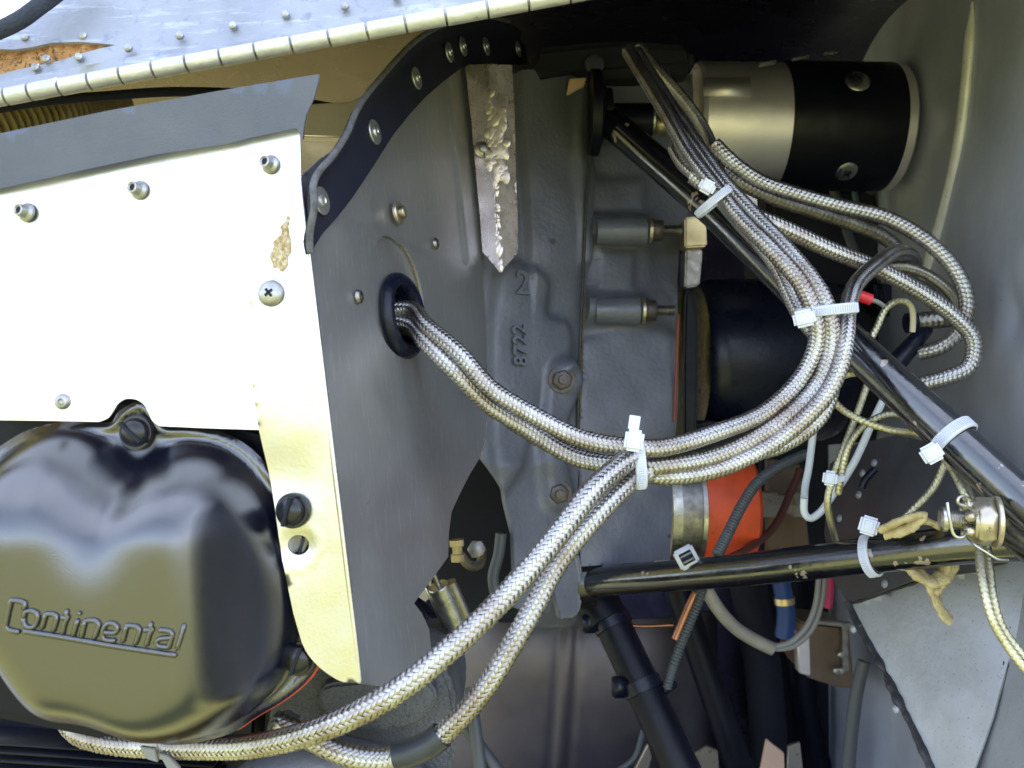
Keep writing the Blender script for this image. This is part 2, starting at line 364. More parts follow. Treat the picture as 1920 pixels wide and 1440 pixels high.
def braid(name, pts, r, m=None, n=12, parent=None, label=None, group=None, cat='cable', pitch=None, q=2, turn=0, cover=.84, core=CORE):
    """braided sleeve: two sets of flat helical wire bundles that really pass over and under each other, around a core"""
    m = m or BRAID
    pts = [P(*p) for p in pts]; pitch = pitch or r * 6.6
    dz = pitch / (2 * n); step = dz / q
    C, t = resample(pts, step); T, U, V = frames(C); N = len(C)
    w = .5 * cover * 2 * math.pi * r / n * math.cos(math.atan(2 * math.pi * r / pitch)) * 1.12
    amp = r * .07; cols = (-1, 0, 1) if q > 1 else (-1, 1)
    VV = []; QQ = []; UVV = []; base = 0; mi = t / dz; om = 2 * math.pi / pitch
    tanl = np.array([1.0, 0]);
    ca = math.cos(math.atan(2 * math.pi * r / pitch)); sa = math.sin(math.atan(2 * math.pi * r / pitch))
    for s in (1, -1):
        for k in range(n):
            th = 2 * math.pi * k / n + s * om * t
            qq = 2 * k + mi if s > 0 else 2 * k - mi
            off = amp * s * np.cos(math.pi / 2 * (qq - .5)) * 1.2
            rad = r + off
            er = np.cos(th)[:, None] * U + np.sin(th)[:, None] * V; et = -np.sin(th)[:, None] * U + np.cos(th)[:, None] * V
            ww = -s * sa * T + ca * et
            jit = 1 + .06 * math.sin(k * 2.3 + s)
            rad = rad + r * (.018 * np.sin(t * 61 + k * 1.7 + s) + .012 * np.sin(t * 197 + k * 2.9))
            for c in cols:
                VV.append(C + er * (rad - (abs(c) * amp * .8 if q > 1 else 0))[:, None] + ww * (c * w * jit))
                UVV.append(np.stack([t / r, np.full(N, (c + 1) / 2)], 1))
            L = len(cols)
            for j in range(L - 1):
                a = base + j * N + np.arange(N - 1); b = a + N
                QQ.append(np.stack([a, b, b + 1, a + 1] if True else [], 1))
            base += L * N
    me = npmesh('braid', np.concatenate(VV), np.concatenate(QQ), np.concatenate(UVV))
    if parent is None:
        c = C[N // 2]; parent = empty(name, Vector(C[0]), label, cat, group)
    o = link('braided_sleeve', me, m, parent)
    cp = [Vector(x) for x in C[::max(1, int(len(C) / max(8, t[-1] / .006)))]] + [Vector(C[-1])]
    tube('core', cp, r * .93, core, parent, seg=12, step=.004)
    return parent

# ================================================================== THE PLACE
# ---- ground outdoors, seen only in reflections
me = mesh('ground', [(-800, -1500, 0), (800, -1500, 0), (800, 1500, 0), (-800, 1500, 0)], [(0, 1, 2, 3)])
tag(link('ground', me, GRASS, None, False), kind='structure')

# ---- cowling shell: inner skin that runs from the hinge over the top and down the far side
def shell():
    prof = [(.352, 0), (.42, .028), (.52, .075), (.64, .118), (.76, .128), (.88, .09), (.97, 0), (1.02, -.14), (1.02, -.30), (1.0, -.44), (.92, -.55), (.78, -.61), (.62, -.62), (.48, -.56), (.42, -.48)]
    pr = smooth_loop(prof, 5, False)
    xs = np.linspace(-.9, .60, 66); V = []; N = len(pr)
    for x in xs:
        z0 = .128 + .098 * (x + .19) / .19 * .55 if False else hinge_z(x)
        for y, z in pr:
            k = min(1, max(0, (y - .352) / .3)); V.append((x, y + .0, CH + z0 * (1 - k) + .165 * k + z))
    me = bpy.data.meshes.new('s'); f = []
    for i in range(len(xs) - 1):
        for j in range(N - 1):
            a = i * N + j; f.append((a, a + 1, a + N + 1, a + N))
    return V, f
def hinge_z(x):            # hinge line climbs to the right
    px = x / .352 * F + 960; return (720 - (186 - px * .1835)) / F * .352
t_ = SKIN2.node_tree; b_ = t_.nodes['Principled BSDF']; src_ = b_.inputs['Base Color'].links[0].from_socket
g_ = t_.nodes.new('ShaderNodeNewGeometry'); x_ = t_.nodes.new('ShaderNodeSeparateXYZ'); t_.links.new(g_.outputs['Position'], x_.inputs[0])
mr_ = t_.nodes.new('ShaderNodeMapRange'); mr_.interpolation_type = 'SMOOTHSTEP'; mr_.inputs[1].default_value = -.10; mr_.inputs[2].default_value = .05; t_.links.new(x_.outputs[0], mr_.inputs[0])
mx_ = t_.nodes.new('ShaderNodeMix'); mx_.data_type = 'RGBA'; t_.links.new(mr_.outputs[0], mx_.inputs[0]); t_.links.new(src_, mx_.inputs[6]); mx_.inputs[7].default_value = (.07, .065, .12, 1); t_.links.new(mx_.outputs[2], b_.inputs['Base Color'])  # shade under the cowl mixed into the skin colour, darker to the right
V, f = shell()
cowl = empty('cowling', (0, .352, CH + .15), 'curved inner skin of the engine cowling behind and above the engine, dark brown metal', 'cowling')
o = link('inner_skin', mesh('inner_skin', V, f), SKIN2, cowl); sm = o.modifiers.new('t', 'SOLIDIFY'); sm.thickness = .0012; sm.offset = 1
seam = [P(1052, 1150, .97), P(1046, 1220, .985), P(1036, 1320, .985), P(1028, 1450, .985)]
tube('seam_bead', [Vector((p.x, p.y + .02, p.z)) for p in seam], .006, BLKM, cowl)

# ---- fuselage side aft of the firewall: unseen dark blue skin, shaped to reflect dark in the rocker cover
fz = empty('fuselage_side', (.9, .3, CH), 'unseen fuselage side aft of the firewall, added dark for the rocker cover reflection', 'fuselage')
fv = []; fxs = [.285, .34, .42, .55, .75, 1.0, 1.4, 2.2, 3.2]; fys = [.44, .40, .34, .24, .12, .03, -.04, -.08, -.09]
for x, y in zip(fxs, fys):
    for k in range(13):
        t = k / 12 * 2 - 1; fv.append((x, y + (.28 if t > 0 else .12) * abs(t) ** 3, CH + .05 + t * ((.42 if t > 0 else .62) + .25 * min(1, x))))
o = link('fuselage_skin', mesh('fuselage_skin', fv, [(i * 13 + j, i * 13 + j + 1, (i + 1) * 13 + j + 1, (i + 1) * 13 + j) for i in range(8) for j in range(12)]), BLUSK, fz); sm = o.modifiers.new('t', 'SOLIDIFY'); sm.thickness = .0015
# ---- cowl door: sheet above the hinge, with piano hinge
cd = empty('cowl_door', P(500, 90, .352), 'weathered blue grey sheet metal cowl door with a piano hinge along its lower edge', 'cowl door')
pl = Plane((0, 186, .352), (1000, 2.5, .352), (0, -200, .40))
sheet('door_skin', [(-60, 200), (-60, 98), (0, 98), (60, 86), (120, 82), (205, 84), (215, 78), (120, 66), (30, 62), (-10, 70), (-60, 90), (-60, 66), (0, 60), (60, 45), (100, 15), (170, -60), (1500, -120), (1500, -90)][:0] or
      [(-60, 192), (-60, 150), (0, 141), (120, 112), (216, 83), (150, 80), (96, 81), (60, 90), (30, 95), (-60, 92), (-60, 70), (0, 64), (40, 58), (70, 38), (110, 5), (160, -60), (1300, -330), (1300, -58)], pl, SKIN, cd, .0012, step=.006,
      disp=lambda u, v: .0006 * np.sin(u * 60 + 1) * np.sin(v * 45) + .0003 * np.sin(u * 190 + v * 80))
sheet('hinge_leaf', [(-60, 196), (-60, 168), (1300, -82), (1300, -54)], pl, SKIN, cd, .0012, lift=.0013, step=.01)
bar0 = None
kn = []
xs = [-62, 13, 57, 113, 169, 228, 289, 351, 415, 480, 548, 618, 689, 761, 836, 914, 990, 1068, 1148]
kp = [(.0, -.5), (.0028, -.5), (.0034, -.485), (.0034, .485), (.0028, .5), (.0, .5)]
for a, b in zip(xs[:-1], xs[1:]):
    pa, pb = P(a + 1.6, 183 - a * .181, .349), P(b - 1.6, 183 - b * .181, .349); L = (pb - pa).length
    me = lathe_me('hinge_knuckle', [(r, z * L) for r, z in kp], 20)
    place('hinge_knuckle', me, axisM((pa + pb) / 2 + Vector((0, 0, random.uniform(-.0001, .0001))), pb - pa), HINGE, cd)
bar('hinge_pin', P(-62, 194, .349), P(1148, -25, .349) - P(-62, 194, .349), [(0, 0), (.0018, 0), (.0018, .27), (0, .27)], STEELD, cd)
rme = lathe_me('rivet', [(.0017, 0), (.0017, .0012), (.0012, .0018), (0, .0018)], 16)
for px, py in [(72, 133), (92, 117), (153, 114), (245, 97), (341, 74), (440, 55), (538, 34), (649, 19), (745, 2)]:
    place('rivet', rme, pl.M(px, py, .0013) , RIV, cd)
for px, py in [(49, 73), (157, 70)]:
    place('rivet', rme, pl.M(px, py, 0), RIV, cd)
r2 = lathe_me('rivet', [(.0022, 0), (.0022, .0006), (.0014, .0014), (0, .0016)], 16)
for px, py in [(76, 178), (157, 163), (253, 143), (347, 125), (443, 106), (549, 83), (652, 64), (765, 44), (880, 22), (1003, 2)]:
    place('rivet', r2, axisM(P(px, py - 1, .3515), Vector((0, -.5, -1))), HINGE, cd)
# trim roll and the fibre that shows through the torn corner
tag(tube('edge_trim', [(-60, 78, .353), (0, 56, .352), (40, 36, .353), (70, 14, .355), (105, -12, .358), (160, -60, .362)], .0034, TRIM, None), 'dark blue fabric trim roll on the upper left edge of the cowl door', 'edge trim')
tag(sheet('fibre_lining', [(-60, 175), (-60, 80), (100, 70), (230, 74), (225, 100), (60, 150)], Plane((0, 186, .3560), (1000, 2.5, .3560), (0, -200, .404)), FOAM, None, .003, step=.0015, disp=lambda u, v: .0012 * np.sin(u * 900) * np.sin(v * 800)), 'brown fibrous lining showing through the gap in the cowl door', 'lining')
# ribbed duct under the cowl at left
tag(tube('air_duct', [(-90, 262, .50), (20, 232, .52), (130, 210, .55), (230, 196, .60)], .013, DUCT, None, seg=28, step=.0008, rfun=lambda t, L: (1 + .11 * np.sin(t * 2 * math.pi / .0042)) * (1 - .4 * t / L)), 'tan ribbed flexible air duct behind the grey rubber strip at left', 'duct')
tag(tube('oil_line', [(-60, 212, .46), (80, 190, .47), (200, 180, .48), (330, 172, .49), (480, 178, .5), (640, 204, .51), (760, 215, .52)], .0026, RUBBER, None), 'thin black hose above the ribbed duct under the cowl skin', 'hose')
# tan rocker plate seen between strip and baffle seal
tag(block('rear_baffle', [(575, 195), (655, 190), (720, 160), (700, 260), (560, 256)], facing(.50), .01, WARM, None, .001), 'warm tan metal plate behind the upright edge of the grey rubber strip', 'baffle')

# ---- left baffle assembly
bf = empty('engine_baffle', P(560, 560, .36), 'bright aluminium cooling baffle with a folded dark side panel and black rubber seals', 'baffle')
PF = facing(.340)
wob = lambda u, v: .00025 * np.sin(u * 55 + .7) * np.cos(v * 48) + .0001 * np.sin(u * 140 + v * 90)
wz = lambda px, py: PF.uv(px, py)
sheet('face_plate', smooth_loop([(-80, 372)], 1) [:0] or [(-90, 350), (0, 330), (300, 268), (548, 226), (556, 242), (562, 246), (564, 330), (585, 520), (592, 600), (520, 806), (485, 806), (390, 803), (300, 799)] + smooth_loop([(296, 797), (285, 788), (277, 771), (268, 757), (254, 749), (236, 748), (221, 757), (212, 771), (202, 784), (185, 791)], 4, False) + [(90, 789), (-90, 787)], PF, ALU, bf, .001, disp=wob)
PFL = facing(.3386)
hole = [PFL.uv(558 + 20 * math.cos(a), 1023 + 19 * math.sin(a)) for a in np.linspace(0, 2 * math.pi, 28, endpoint=False)]
hc = PFL.uv(558, 1023)
def fl_disp(u, v):
    d = np.hypot(u - hc[0], v - hc[1]); h = -.0016 * np.exp(-((d / .0075) ** 2)) * (d > .0) + .0006 * np.exp(-((d - .0078) / .0012) ** 2)
    c2 = PFL.uv(520, 900); return h - .0022 * np.exp(-(((u - c2[0]) / .016) ** 2 + ((v - c2[1]) / .014) ** 2)) + .00022 * np.sin(u * 60) * np.sin(v * 38)
fo = [(582, 510), (540, 512), (480, 530), (461, 590), (470, 700), (485, 806), (500, 880), (515, 960), (529, 1050), (550, 1150), (560, 1185)] + smooth_loop([(566, 1205), (578, 1228), (600, 1252), (628, 1272), (645, 1279)], 3, False) + [(674, 1280), (660, 1163), (630, 914), (600, 665)]
ho_px = [(558 + 20 * math.cos(a), 1023 + 19 * math.sin(a)) for a in np.linspace(0, 2 * math.pi, 28, endpoint=False)]
sheet('corner_flange', fo, PFL, ALUF, bf, .001, holes=[ho_px], disp=fl_disp, step=.0022)
SP = Plane((560, 332, .3392), (674, 1280, .3392), (905, 700, .505))
# rounded fold between the two faces
fa, fb = P(561.5, 334, .3396), P(675.5, 1278, .3396)
tube('fold_edge', [fa, fb], .0011, ALUF, bf, straight=True, step=.05)
gr_c = SP.uv(757, 592)
gh = [(0, 0)]
def circ(c, r, n=40, ry=None): return [(c[0] + r * math.cos(a), c[1] + (ry or r) * math.sin(a)) for a in np.linspace(0, 2 * math.pi, n, endpoint=False)]
so_px = [(561, 334), (600, 300), (700, 235), (790, 165), (870, 122), (888, 122), (893, 250), (900, 400), (910, 600), (913, 760), (911, 820), (900, 858), (880, 890), (862, 925), (846, 960), (841, 1000), (840, 1044), (810, 1085), (776, 1131), (790, 1150), (803, 1180), (806, 1215), (802, 1245), (785, 1275), (750, 1290), (676, 1282)]
def sp_disp(u, v):
    h = .0006 * np.sin(u * 42 + 1) * np.cos(v * 16 + .4) + .0002 * np.sin(v * 60 + u * 25)
    for px, py, r in [(868, 281, .006)]:
        c = SP.uv(px, py); d = np.hypot(u - c[0], v - c[1]); h = h + .0007 / (1 + np.exp((d - r) / .0004))
    # pressed crease
    c = SP.uv(852, 300); h = h + .0012 * np.tanh((u - c[0]) / .0012) * (v > c[1] - .06)
    return h * np.clip((u - SP.uv(560, 332)[0]) / .02, 0, 1) if True else h
acc = SP.uv(748, 556)
poly_uv = [SP.uv(*q) for q in so_px]
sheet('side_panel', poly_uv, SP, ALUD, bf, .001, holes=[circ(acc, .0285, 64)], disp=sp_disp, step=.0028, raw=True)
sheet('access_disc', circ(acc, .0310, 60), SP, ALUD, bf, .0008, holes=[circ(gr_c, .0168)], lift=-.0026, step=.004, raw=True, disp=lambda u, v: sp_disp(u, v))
GM = axisM(SP.pt(gr_c[0], gr_c[1], -.0014), SP.n)
gp = [(.0130, -.012), (.0130, .000), (.0136, .003), (.0160, .0048), (.0184, .0044), (.0200, .0026), (.0204, .0010), (.0204, .0002), (.0172, -.0004), (.0172, -.012), (.0130, -.012)]
place('grommet', lathe_me('grommet', gp, 64, 60), GM, BLKP, bf)
place('grommet_dark_disc', lathe_me('grommet_dark_disc', [(0, -.006), (.0131, -.006)], 32), GM, VOID, bf)  # near-black disc standing in for the darkness behind the grommet
# black rubber side seal, thick curling lip and its washers
SPs = Plane((560, 332, .3392), (674, 1280, .3392), (905, 700, .505)); SPs.o = SP.o + SP.n * .003
seal_px = [(580, 476), (572, 440), (564, 395), (563, 350)] + [(575, 325), (600, 298), (628, 255), (645, 215), (668, 180), (692, 152), (720, 120), (750, 90), (780, 68), (812, 52), (850, 42), (900, 36), (940, 44), (965, 62), (985, 85), (990, 122), (960, 121), (930, 122), (870, 124)] + [(835, 150), (800, 180), (770, 212), (738, 252), (700, 312), (660, 372), (632, 408), (605, 438)]
def seal_disp(u, v):
    d = SE(u, v); yy = SPs.uv(570, 450)[1]; return .0055 * np.exp(-(d / .005) ** 2) * np.clip((v - yy) / .012 + .15, .1, 1)
outer = [SPs.uv(*q) for q in [(580, 476), (572, 440)] + seal_px[2:18]]
def SE(u, v): return edgedist(u, v, outer, False)
sheet('side_seal', seal_px, SPs, RUBBER, bf, .0022, step=.0022, disp=seal_disp)
lip = [SPs.hit(*q) + SPs.n * (.0002 + float(seal_disp(np.array([SPs.uv(*q)[0]]), np.array([SPs.uv(*q)[1]]))[0])) for q in [(579, 474), (572, 440), (564, 395), (563, 352)] + seal_px[4:17]]
tube('seal_edge', lip, .0014, RUBEDGE, bf, seg=10)
wme = lathe_me('washer', [(.0, .0012), (.0010, .0014), (.0014, .0018), (.0020, .0018), (.0023, .0011), (.0054, .0009), (.0056, .0006), (.0056, 0)], 32)
for i, (px, py) in enumerate([(600, 377), (700, 248), (779, 147), (838, 99), (864, 88), (908, 88), (968, 93)]):
    place('washer', wme, SPs.M(px, py, .0003 + .0008 * (i > 2)), WASH, bf)
# grey rubber strip standing on the top edge of the face plate
PT = Plane((0, 350, .3355), (560, 240, .3355), (300, 190, .3290))
tp = [(-90, 270), (0, 250), (200, 208), (400, 172), (596, 139), (598, 146), (588, 185), (574, 215), (569, 240), (568, 262), (556, 240), (470, 258), (430, 269), (300, 288), (150, 320), (-90, 374)]
rj = []
for i, q in enumerate(tp): rj.append(q)
sheet('top_seal', tp, PT, RUBTOP, bf, .0030, step=.004, disp=lambda u, v: .0007 * np.sin(u * 30) + .0002 * np.sin(u * 120 + v * 60))
stain = [(x + random.uniform(-2, 2), y + random.uniform(-2, 2)) for x, y in smooth_loop([(538, 406), (544, 414), (541, 430), (546, 450), (545, 474), (538, 484), (540, 500), (526, 510), (522, 502), (512, 500), (508, 480), (514, 466), (514, 450), (526, 440), (528, 424), (534, 418)], 3)]
o = sheet('glue_residue', stain, PF, GOLD, bf, .0004, lift=.0005, step=.0007, disp=lambda u, v: .00008 * np.sin(u * 2600) * np.sin(v * 2300))
# fasteners on the face
riv = lathe_me('pop_rivet', [(.0012, .0006), (.0012, .0042), (.0016, .0046), (.0022, .0044), (.0024, .0036), (.0026, .0018), (.0036, .0008), (.0038, 0)], 24)
for px, py in [(508, 309), (263, 357), (52, 399)]:
    m = axisM(PF.hit(px, py) + PF.n * .0002, Vector((-.35, -1, .1))); o = place('pop_rivet', riv, m, RIV, bf)
    place('rivet_bore', lathe_me('rivet_bore', [(0, .0040), (.0011, .0040)], 12), m, VOID, o)
rd = lathe_me('rivet', [(0, .0008), (.0008, .0010), (.0012, .0016), (.0022, .0013), (.0030, .0004), (.0031, 0)], 24)
place('rivet', rd, axisM(PF.hit(118, 753) + PF.n * .0003, PF.n), RIV, bf)
def cross_screw(px, py, M, r, m, parent, dome=.3, name='cross_head_screw'):
    o = place(name, lathe_me(name, [(0, r * dome), (r * .35, r * dome * .95), (r * .7, r * dome * .72), (r * .92, r * dome * .35), (r, 0)], 32, 60), M, m, parent)
    for a in (0, 90):
        q = M @ Matrix.Rotation(R(a + 40), 4, 'Z') @ Matrix.Translation((0, 0, r * dome * .93)); place('recess', boxme('recess', r * .72, r * .20, r * .22, .0001, 1), q, VOID, o)
    return o
cross_screw(508, 550, axisM(PFL.hit(508, 550) + PFL.n * .0002, Vector((-.12, -1, .05))), .0051, RIV, bf, .45)
rd2 = lathe_me('rivet', [(.0008, .0003), (.0010, .0016), (.0022, .0013), (.0030, .0003), (.0031, 0)], 24)
for px, py in [(813, 457), (668, 557)]:
    place('rivet', rd2, SP.M(px, py, .0012), STEELD, bf)
m = SP.M(742, 400, .001)
place('bolt_washer', lathe_me('bolt_washer', [(0, .0016), (.0050, .0016), (.0054, .0010), (.0054, 0)], 32), m, CAD, bf)
m2 = m @ Matrix.Translation((0, 0, .0016)); place('bolt_head', prism_me('bolt_head', 6, .0028, .0026), m2, CAD, bf)
# ---- rocker cover
rc = empty('rocker_cover', P(250, 1090, .33), 'glossy black rocker cover with raised Continental lettering', 'engine cover')
PR = facing(.345)
def base(pts):
    o = []
    for x, y in pts:
        ky = .036 * min(1, max(0, (y - 1050) / 250)); kx = .05 * min(1, max(0, (330 - x) / 250)) * min(1, max(0, (y - 1080) / 200)); o.append((960 - (960 - x) * (1 - kx), 720 + (y - 720) * (1 - ky)))
    return o
dome = smooth_loop(base([(262, 862), (225, 838), (160, 808), (100, 806), (40, 832), (-8, 880), (-40, 960), (-48, 1050), (-40, 1140), (-8, 1235), (25, 1305), (70, 1352), (120, 1370), (180, 1371), (235, 1388), (290, 1408), (350, 1410), (420, 1388), (480, 1345), (525, 1295), (548, 1220), (550, 1130), (535, 1040), (508, 950), (474, 885), (430, 848), (370, 832), (315, 840)]), 5)
rim = smooth_loop(base([(258, 752), (222, 772), (205, 792), (150, 788), (90, 796), (30, 818), (-30, 868), (-62, 960), (-68, 1060), (-60, 1150), (-28, 1250), (10, 1320), (60, 1364), (120, 1380), (180, 1380), (235, 1398), (290, 1416), (350, 1418), (430, 1400), (480, 1368), (540, 1330), (585, 1285), (603, 1230), (588, 1170), (572, 1080), (590, 1000), (600, 950), (575, 915), (540, 920), (512, 885), (470, 840), (420, 812), (360, 800), (310, 798), (296, 778), (280, 760)]), 5)
duv = [PR.uv(*q) for q in dome]
HB = .042; Wd = .027
def hraw(u, v):
    dd = edgedist(u, v, duv) * np.where(inpoly(u, v, duv), 1, -1)
    return dd
# smoothed distance field on a grid, bilinear lookup
gu = np.arange(min(p[0] for p in duv) - .012, max(p[0] for p in duv) + .012, .0009); gv = np.arange(min(p[1] for p in duv) - .012, max(p[1] for p in duv) + .012, .0009)
GX, GY = np.meshgrid(gu, gv); D = hraw(GX.ravel(), GY.ravel()).reshape(GX.shape)
def blur(A, k, it):
    for _ in range(it):
        for ax in (0, 1):
            pad = [(k, k) if a == ax else (0, 0) for a in (0, 1)]; B = np.pad(A, pad, 'edge'); cs = np.cumsum(B, axis=ax)
            cs = np.insert(cs, 0, 0, axis=ax); n = A.shape[ax]
            A = (np.take(cs, range(2 * k + 1, n + 2 * k + 1), axis=ax) - np.take(cs, range(0, n), axis=ax)) / (2 * k + 1)
    return A
Ds = blur(D, 4, 3)
tt = np.clip(Ds / Wd, 0, 1); wgt = np.clip(Ds / .008, 0, 1); tt = np.clip((D * (1 - wgt) + Ds * wgt) / Wd, 0, 1)
Hh = HB * (1 - (1 - tt) ** 2.6) ** .85
# right shoulder falls back more gradually than the left
px_g = (GX + PR.o.x) / .30 * F + 960
U_, V_ = PR.uv(330, 1150); e0 = PR.uv(560, 1150)[0]
fall = np.clip((GX - U_) / (e0 - U_), 0, 1); xf = PR.uv(420, 1150)[0] + np.clip((PR.uv(0, 1120)[1] - GY) / .05, -1, 1) * .0028; pl_h = HB - (GX - xf) * 1.4; pl_h = np.maximum(pl_h, 0)
kk = .0035; dm = np.clip(.5 + .5 * (pl_h - Hh) / kk, 0, 1); Hh = pl_h * (1 - dm) + Hh * dm - kk * dm * (1 - dm)
vt = PR.uv(300, 985)[1]; v1 = PR.uv(300, 830)[1]; ft = np.clip((GY - vt) / (v1 - vt), 0, 1); Hh = Hh * (1 - .22 * ft ** 1.4)
vb = PR.uv(300, 1290)[1]; v2 = PR.uv(300, 1400)[1]; fb_ = np.clip((GY - vb) / (v2 - vb), 0, 1); Hh = Hh * (1 - .30 * fb_ ** 2)
# cleft between the two upper lobes, dimples on each lobe
def gau(px, py, sx, sy, rot=0):
    c = PR.uv(px, py); x = GX - c[0]; y = GY - c[1]; cr, sr = math.cos(rot), math.sin(rot); x, y = x * cr + y * sr, -x * sr + y * cr
    return np.exp(-(x / sx) ** 2 - (y / sy) ** 2)
Hh = Hh - .008 * gau(262, 905, .010, .018) - .003 * gau(125, 890, .009, .009) - .003 * gau(345, 880, .009, .012) 
Hh = np.maximum(Hh, 0); Hh = blur(Hh, 1, 2); Hh = blur(Hh, 3, 2) * .7 + Hh * .3
def cover_h(u, v):
    x = np.clip((u - gu[0]) / .0009, 0, len(gu) - 1.001); y = np.clip((v - gv[0]) / .0009, 0, len(gv) - 1.001)
    i = y.astype(int); j = x.astype(int); fy = y - i; fx = x - j
    return (Hh[i, j] * (1 - fx) + Hh[i, j + 1] * fx) * (1 - fy) + (Hh[i + 1, j] * (1 - fx) + Hh[i + 1, j + 1] * fx) * fy
ruv = [PR.uv(*q) for q in rim]
def rim_h(u, v):
    d = edgedist(u, v, ruv); dd = np.abs(edgedist(u, v, duv)); return cover_h(u, v) + .0014 * np.exp(-((d - .0022) / .0012) ** 2) 
sheet('cover_shell', rim, PR, BLK, rc, .0015, disp=rim_h, step=.0013)
sheet('gasket', [((270 + (x - 270) * k, 1080 + (y - 1080) * k)) for x, y in rim for k in (1.010 if (x > 430 and y > 1200) else .975,)], PR, ORANGE, rc, .002, lift=-.0022, step=.01)
# raised lettering: strokes swept over the curved face
def on_cover(zx, zy, h=0):
    px, py = zx / 4, 1100 + zy / 4; d = .29; 
    for _ in range(8):
        q = P(px, py, d); l = q - PR.o; hh = float(cover_h(np.array([l.dot(PR.u)]), np.array([l.dot(PR.v)]))[0]); d = .345 - hh
    return P(px, py, d - h - .0003)
def stroke(pts, r=.00105):
    q = resample([on_cover(*p) for p in pts], .0012)[0]; return q
lets = {'letter_c': [[(180, 172), (188, 125), (165, 112), (100, 102), (82, 115), (45, 285), (52, 312), (78, 328), (142, 340)]],
 'letter_o': [[(178, 235), (188, 195), (212, 180), (255, 186), (280, 205), (283, 240), (268, 290), (240, 308), (200, 300), (178, 275), (178, 235)]],
 'letter_n': [[(345, 200), (332, 250), (314, 312)], [(342, 205), (385, 205), (415, 212), (428, 232), (415, 285), (400, 332)]],
 'letter_t': [[(503, 180), (494, 212), (512, 235), (490, 265), (468, 352)], [(462, 232), (500, 236)]],
 'letter_i': [[(583, 252), (565, 310), (550, 366)], [(597, 196), (593, 202)]],
 'letter_n ': [[(640, 256), (626, 310), (612, 376)], [(640, 256), (695, 252), (730, 262), (742, 285), (728, 335), (706, 386)]],
 'letter_e': [[(785, 342), (870, 346), (882, 310), (862, 282), (815, 274), (785, 300), (768, 345), (772, 385), (805, 402), (862, 404)]],
 'letter_n  ': [[(952, 292), (936, 350), (922, 412)], [(945, 292), (1005, 296), (1040, 306), (1048, 330), (1032, 385), (1014, 430)]],
 'letter_t ': [[(1135, 275), (1126, 300), (1148, 325), (1125, 350), (1098, 440)], [(1082, 325), (1130, 326)]],
 'letter_a': [[(1195, 325), (1250, 330), (1288, 342), (1292, 370), (1265, 462)], [(1262, 455), (1190, 446), (1168, 428), (1182, 402), (1215, 388), (1284, 384)]],
 'letter_l': [[(1384, 286), (1360, 370), (1328, 468)]],
 'underline': [[(182, 332), (500, 384), (860, 446), (1318, 514)]]}
for k, ss in lets.items():
    bm = bmesh.new(); tmp = []
    r = .00092 if k != 'underline' else .00102
    par = None
    objs = []
    VV = []; FF = []
    for s_ in ss:
        C = stroke(s_); T, U, W_ = frames(C); seg = 10; n = len(C); an = np.arange(seg) * 2 * math.pi / seg
        G = (C[:, None] + r * (np.cos(an)[None, :, None] * U[:, None] + np.sin(an)[None, :, None] * W_[:, None])).reshape(-1, 3)
        b0 = len(VV); VV += [tuple(x) for x in G]
        for i in range(n - 1):
            for j in range(seg): FF.append((b0 + i * seg + j, b0 + i * seg + (j + 1) % seg, b0 + (i + 1) * seg + (j + 1) % seg, b0 + (i + 1) * seg + j))
        for e, s2 in ((0, -1), (n - 1, 1)):      # rounded stroke ends
            tip = len(VV); VV.append(tuple(C[e] + T[e] * s2 * r * .8)); 
            for j in range(seg):
                a_, b_ = b0 + e * seg + j, b0 + e * seg + (j + 1) % seg; FF.append((a_, b_, tip) if s2 > 0 else (b_, a_, tip))
    link(k.strip(), mesh(k.strip(), VV, FF), BLK, rc)
def slot_screw(px, py, d, r, ax, rot, parent=rc, m=BLKR):
    M = axisM(P(px, py, d), ax)
    sc_ = place('slotted_screw', lathe_me('slotted_screw', [(0, r * .62), (r * .4, r * .60), (r * .75, r * .50), (r * .95, r * .30), (r, .0), (r, -r * .3)], 32, 60), M, m, parent)
    place('screw_slot', boxme('screw_slot', r * 2.02, r * .22, r * .7, .0001, 1), M @ Matrix.Rotation(R(rot), 4, 'Z') @ Matrix.Translation((0, 0, r * .45)), VOID, sc_)
    place('screw_washer', lathe_me('screw_washer', [(r * .9, 0), (r * 1.18, 0), (r * 1.22, -r * .15), (r * 1.22, -r * .4)], 32), M, m, sc_)
slot_screw(253, 811, .3430, .0056, Vector((-.12, -1, .05)), -40)
slot_screw(546, 958, .3375, .0056, Vector((-.25, -1, .05)), 75)
slot_screw(560, 1236, .3435, .0056, Vector((-.1, -1, .05)), 70)
# ---- cylinder head behind the cover
cy = empty('finned_engine_cylinder', P(200, 1000, .40), 'dark finned engine cylinder behind the black rocker cover', 'cylinder')
link('head_casting', mesh('x', [], []), VOID, cy) if False else None
block('head_casting', [(-150, 760), (60, 740), (300, 742), (500, 790), (585, 900), (600, 1150), (590, 1260), (480, 1340), (200, 1400), (-150, 1330)], facing(.360), .05, BLKM, cy, .006)
for i in range(5):
    block('cooling_fin', [(-150, 1384 + i * 16), (400, 1420 + i * 16), (400, 1424 + i * 16), (-150, 1388 + i * 16)], facing(.42), .05, BLKM, cy, 0)
block('cylinder_barrel', [(-150, 1200), (520, 1200), (500, 1500), (-150, 1500)], facing(.44), .06, BLKM, cy, .01)
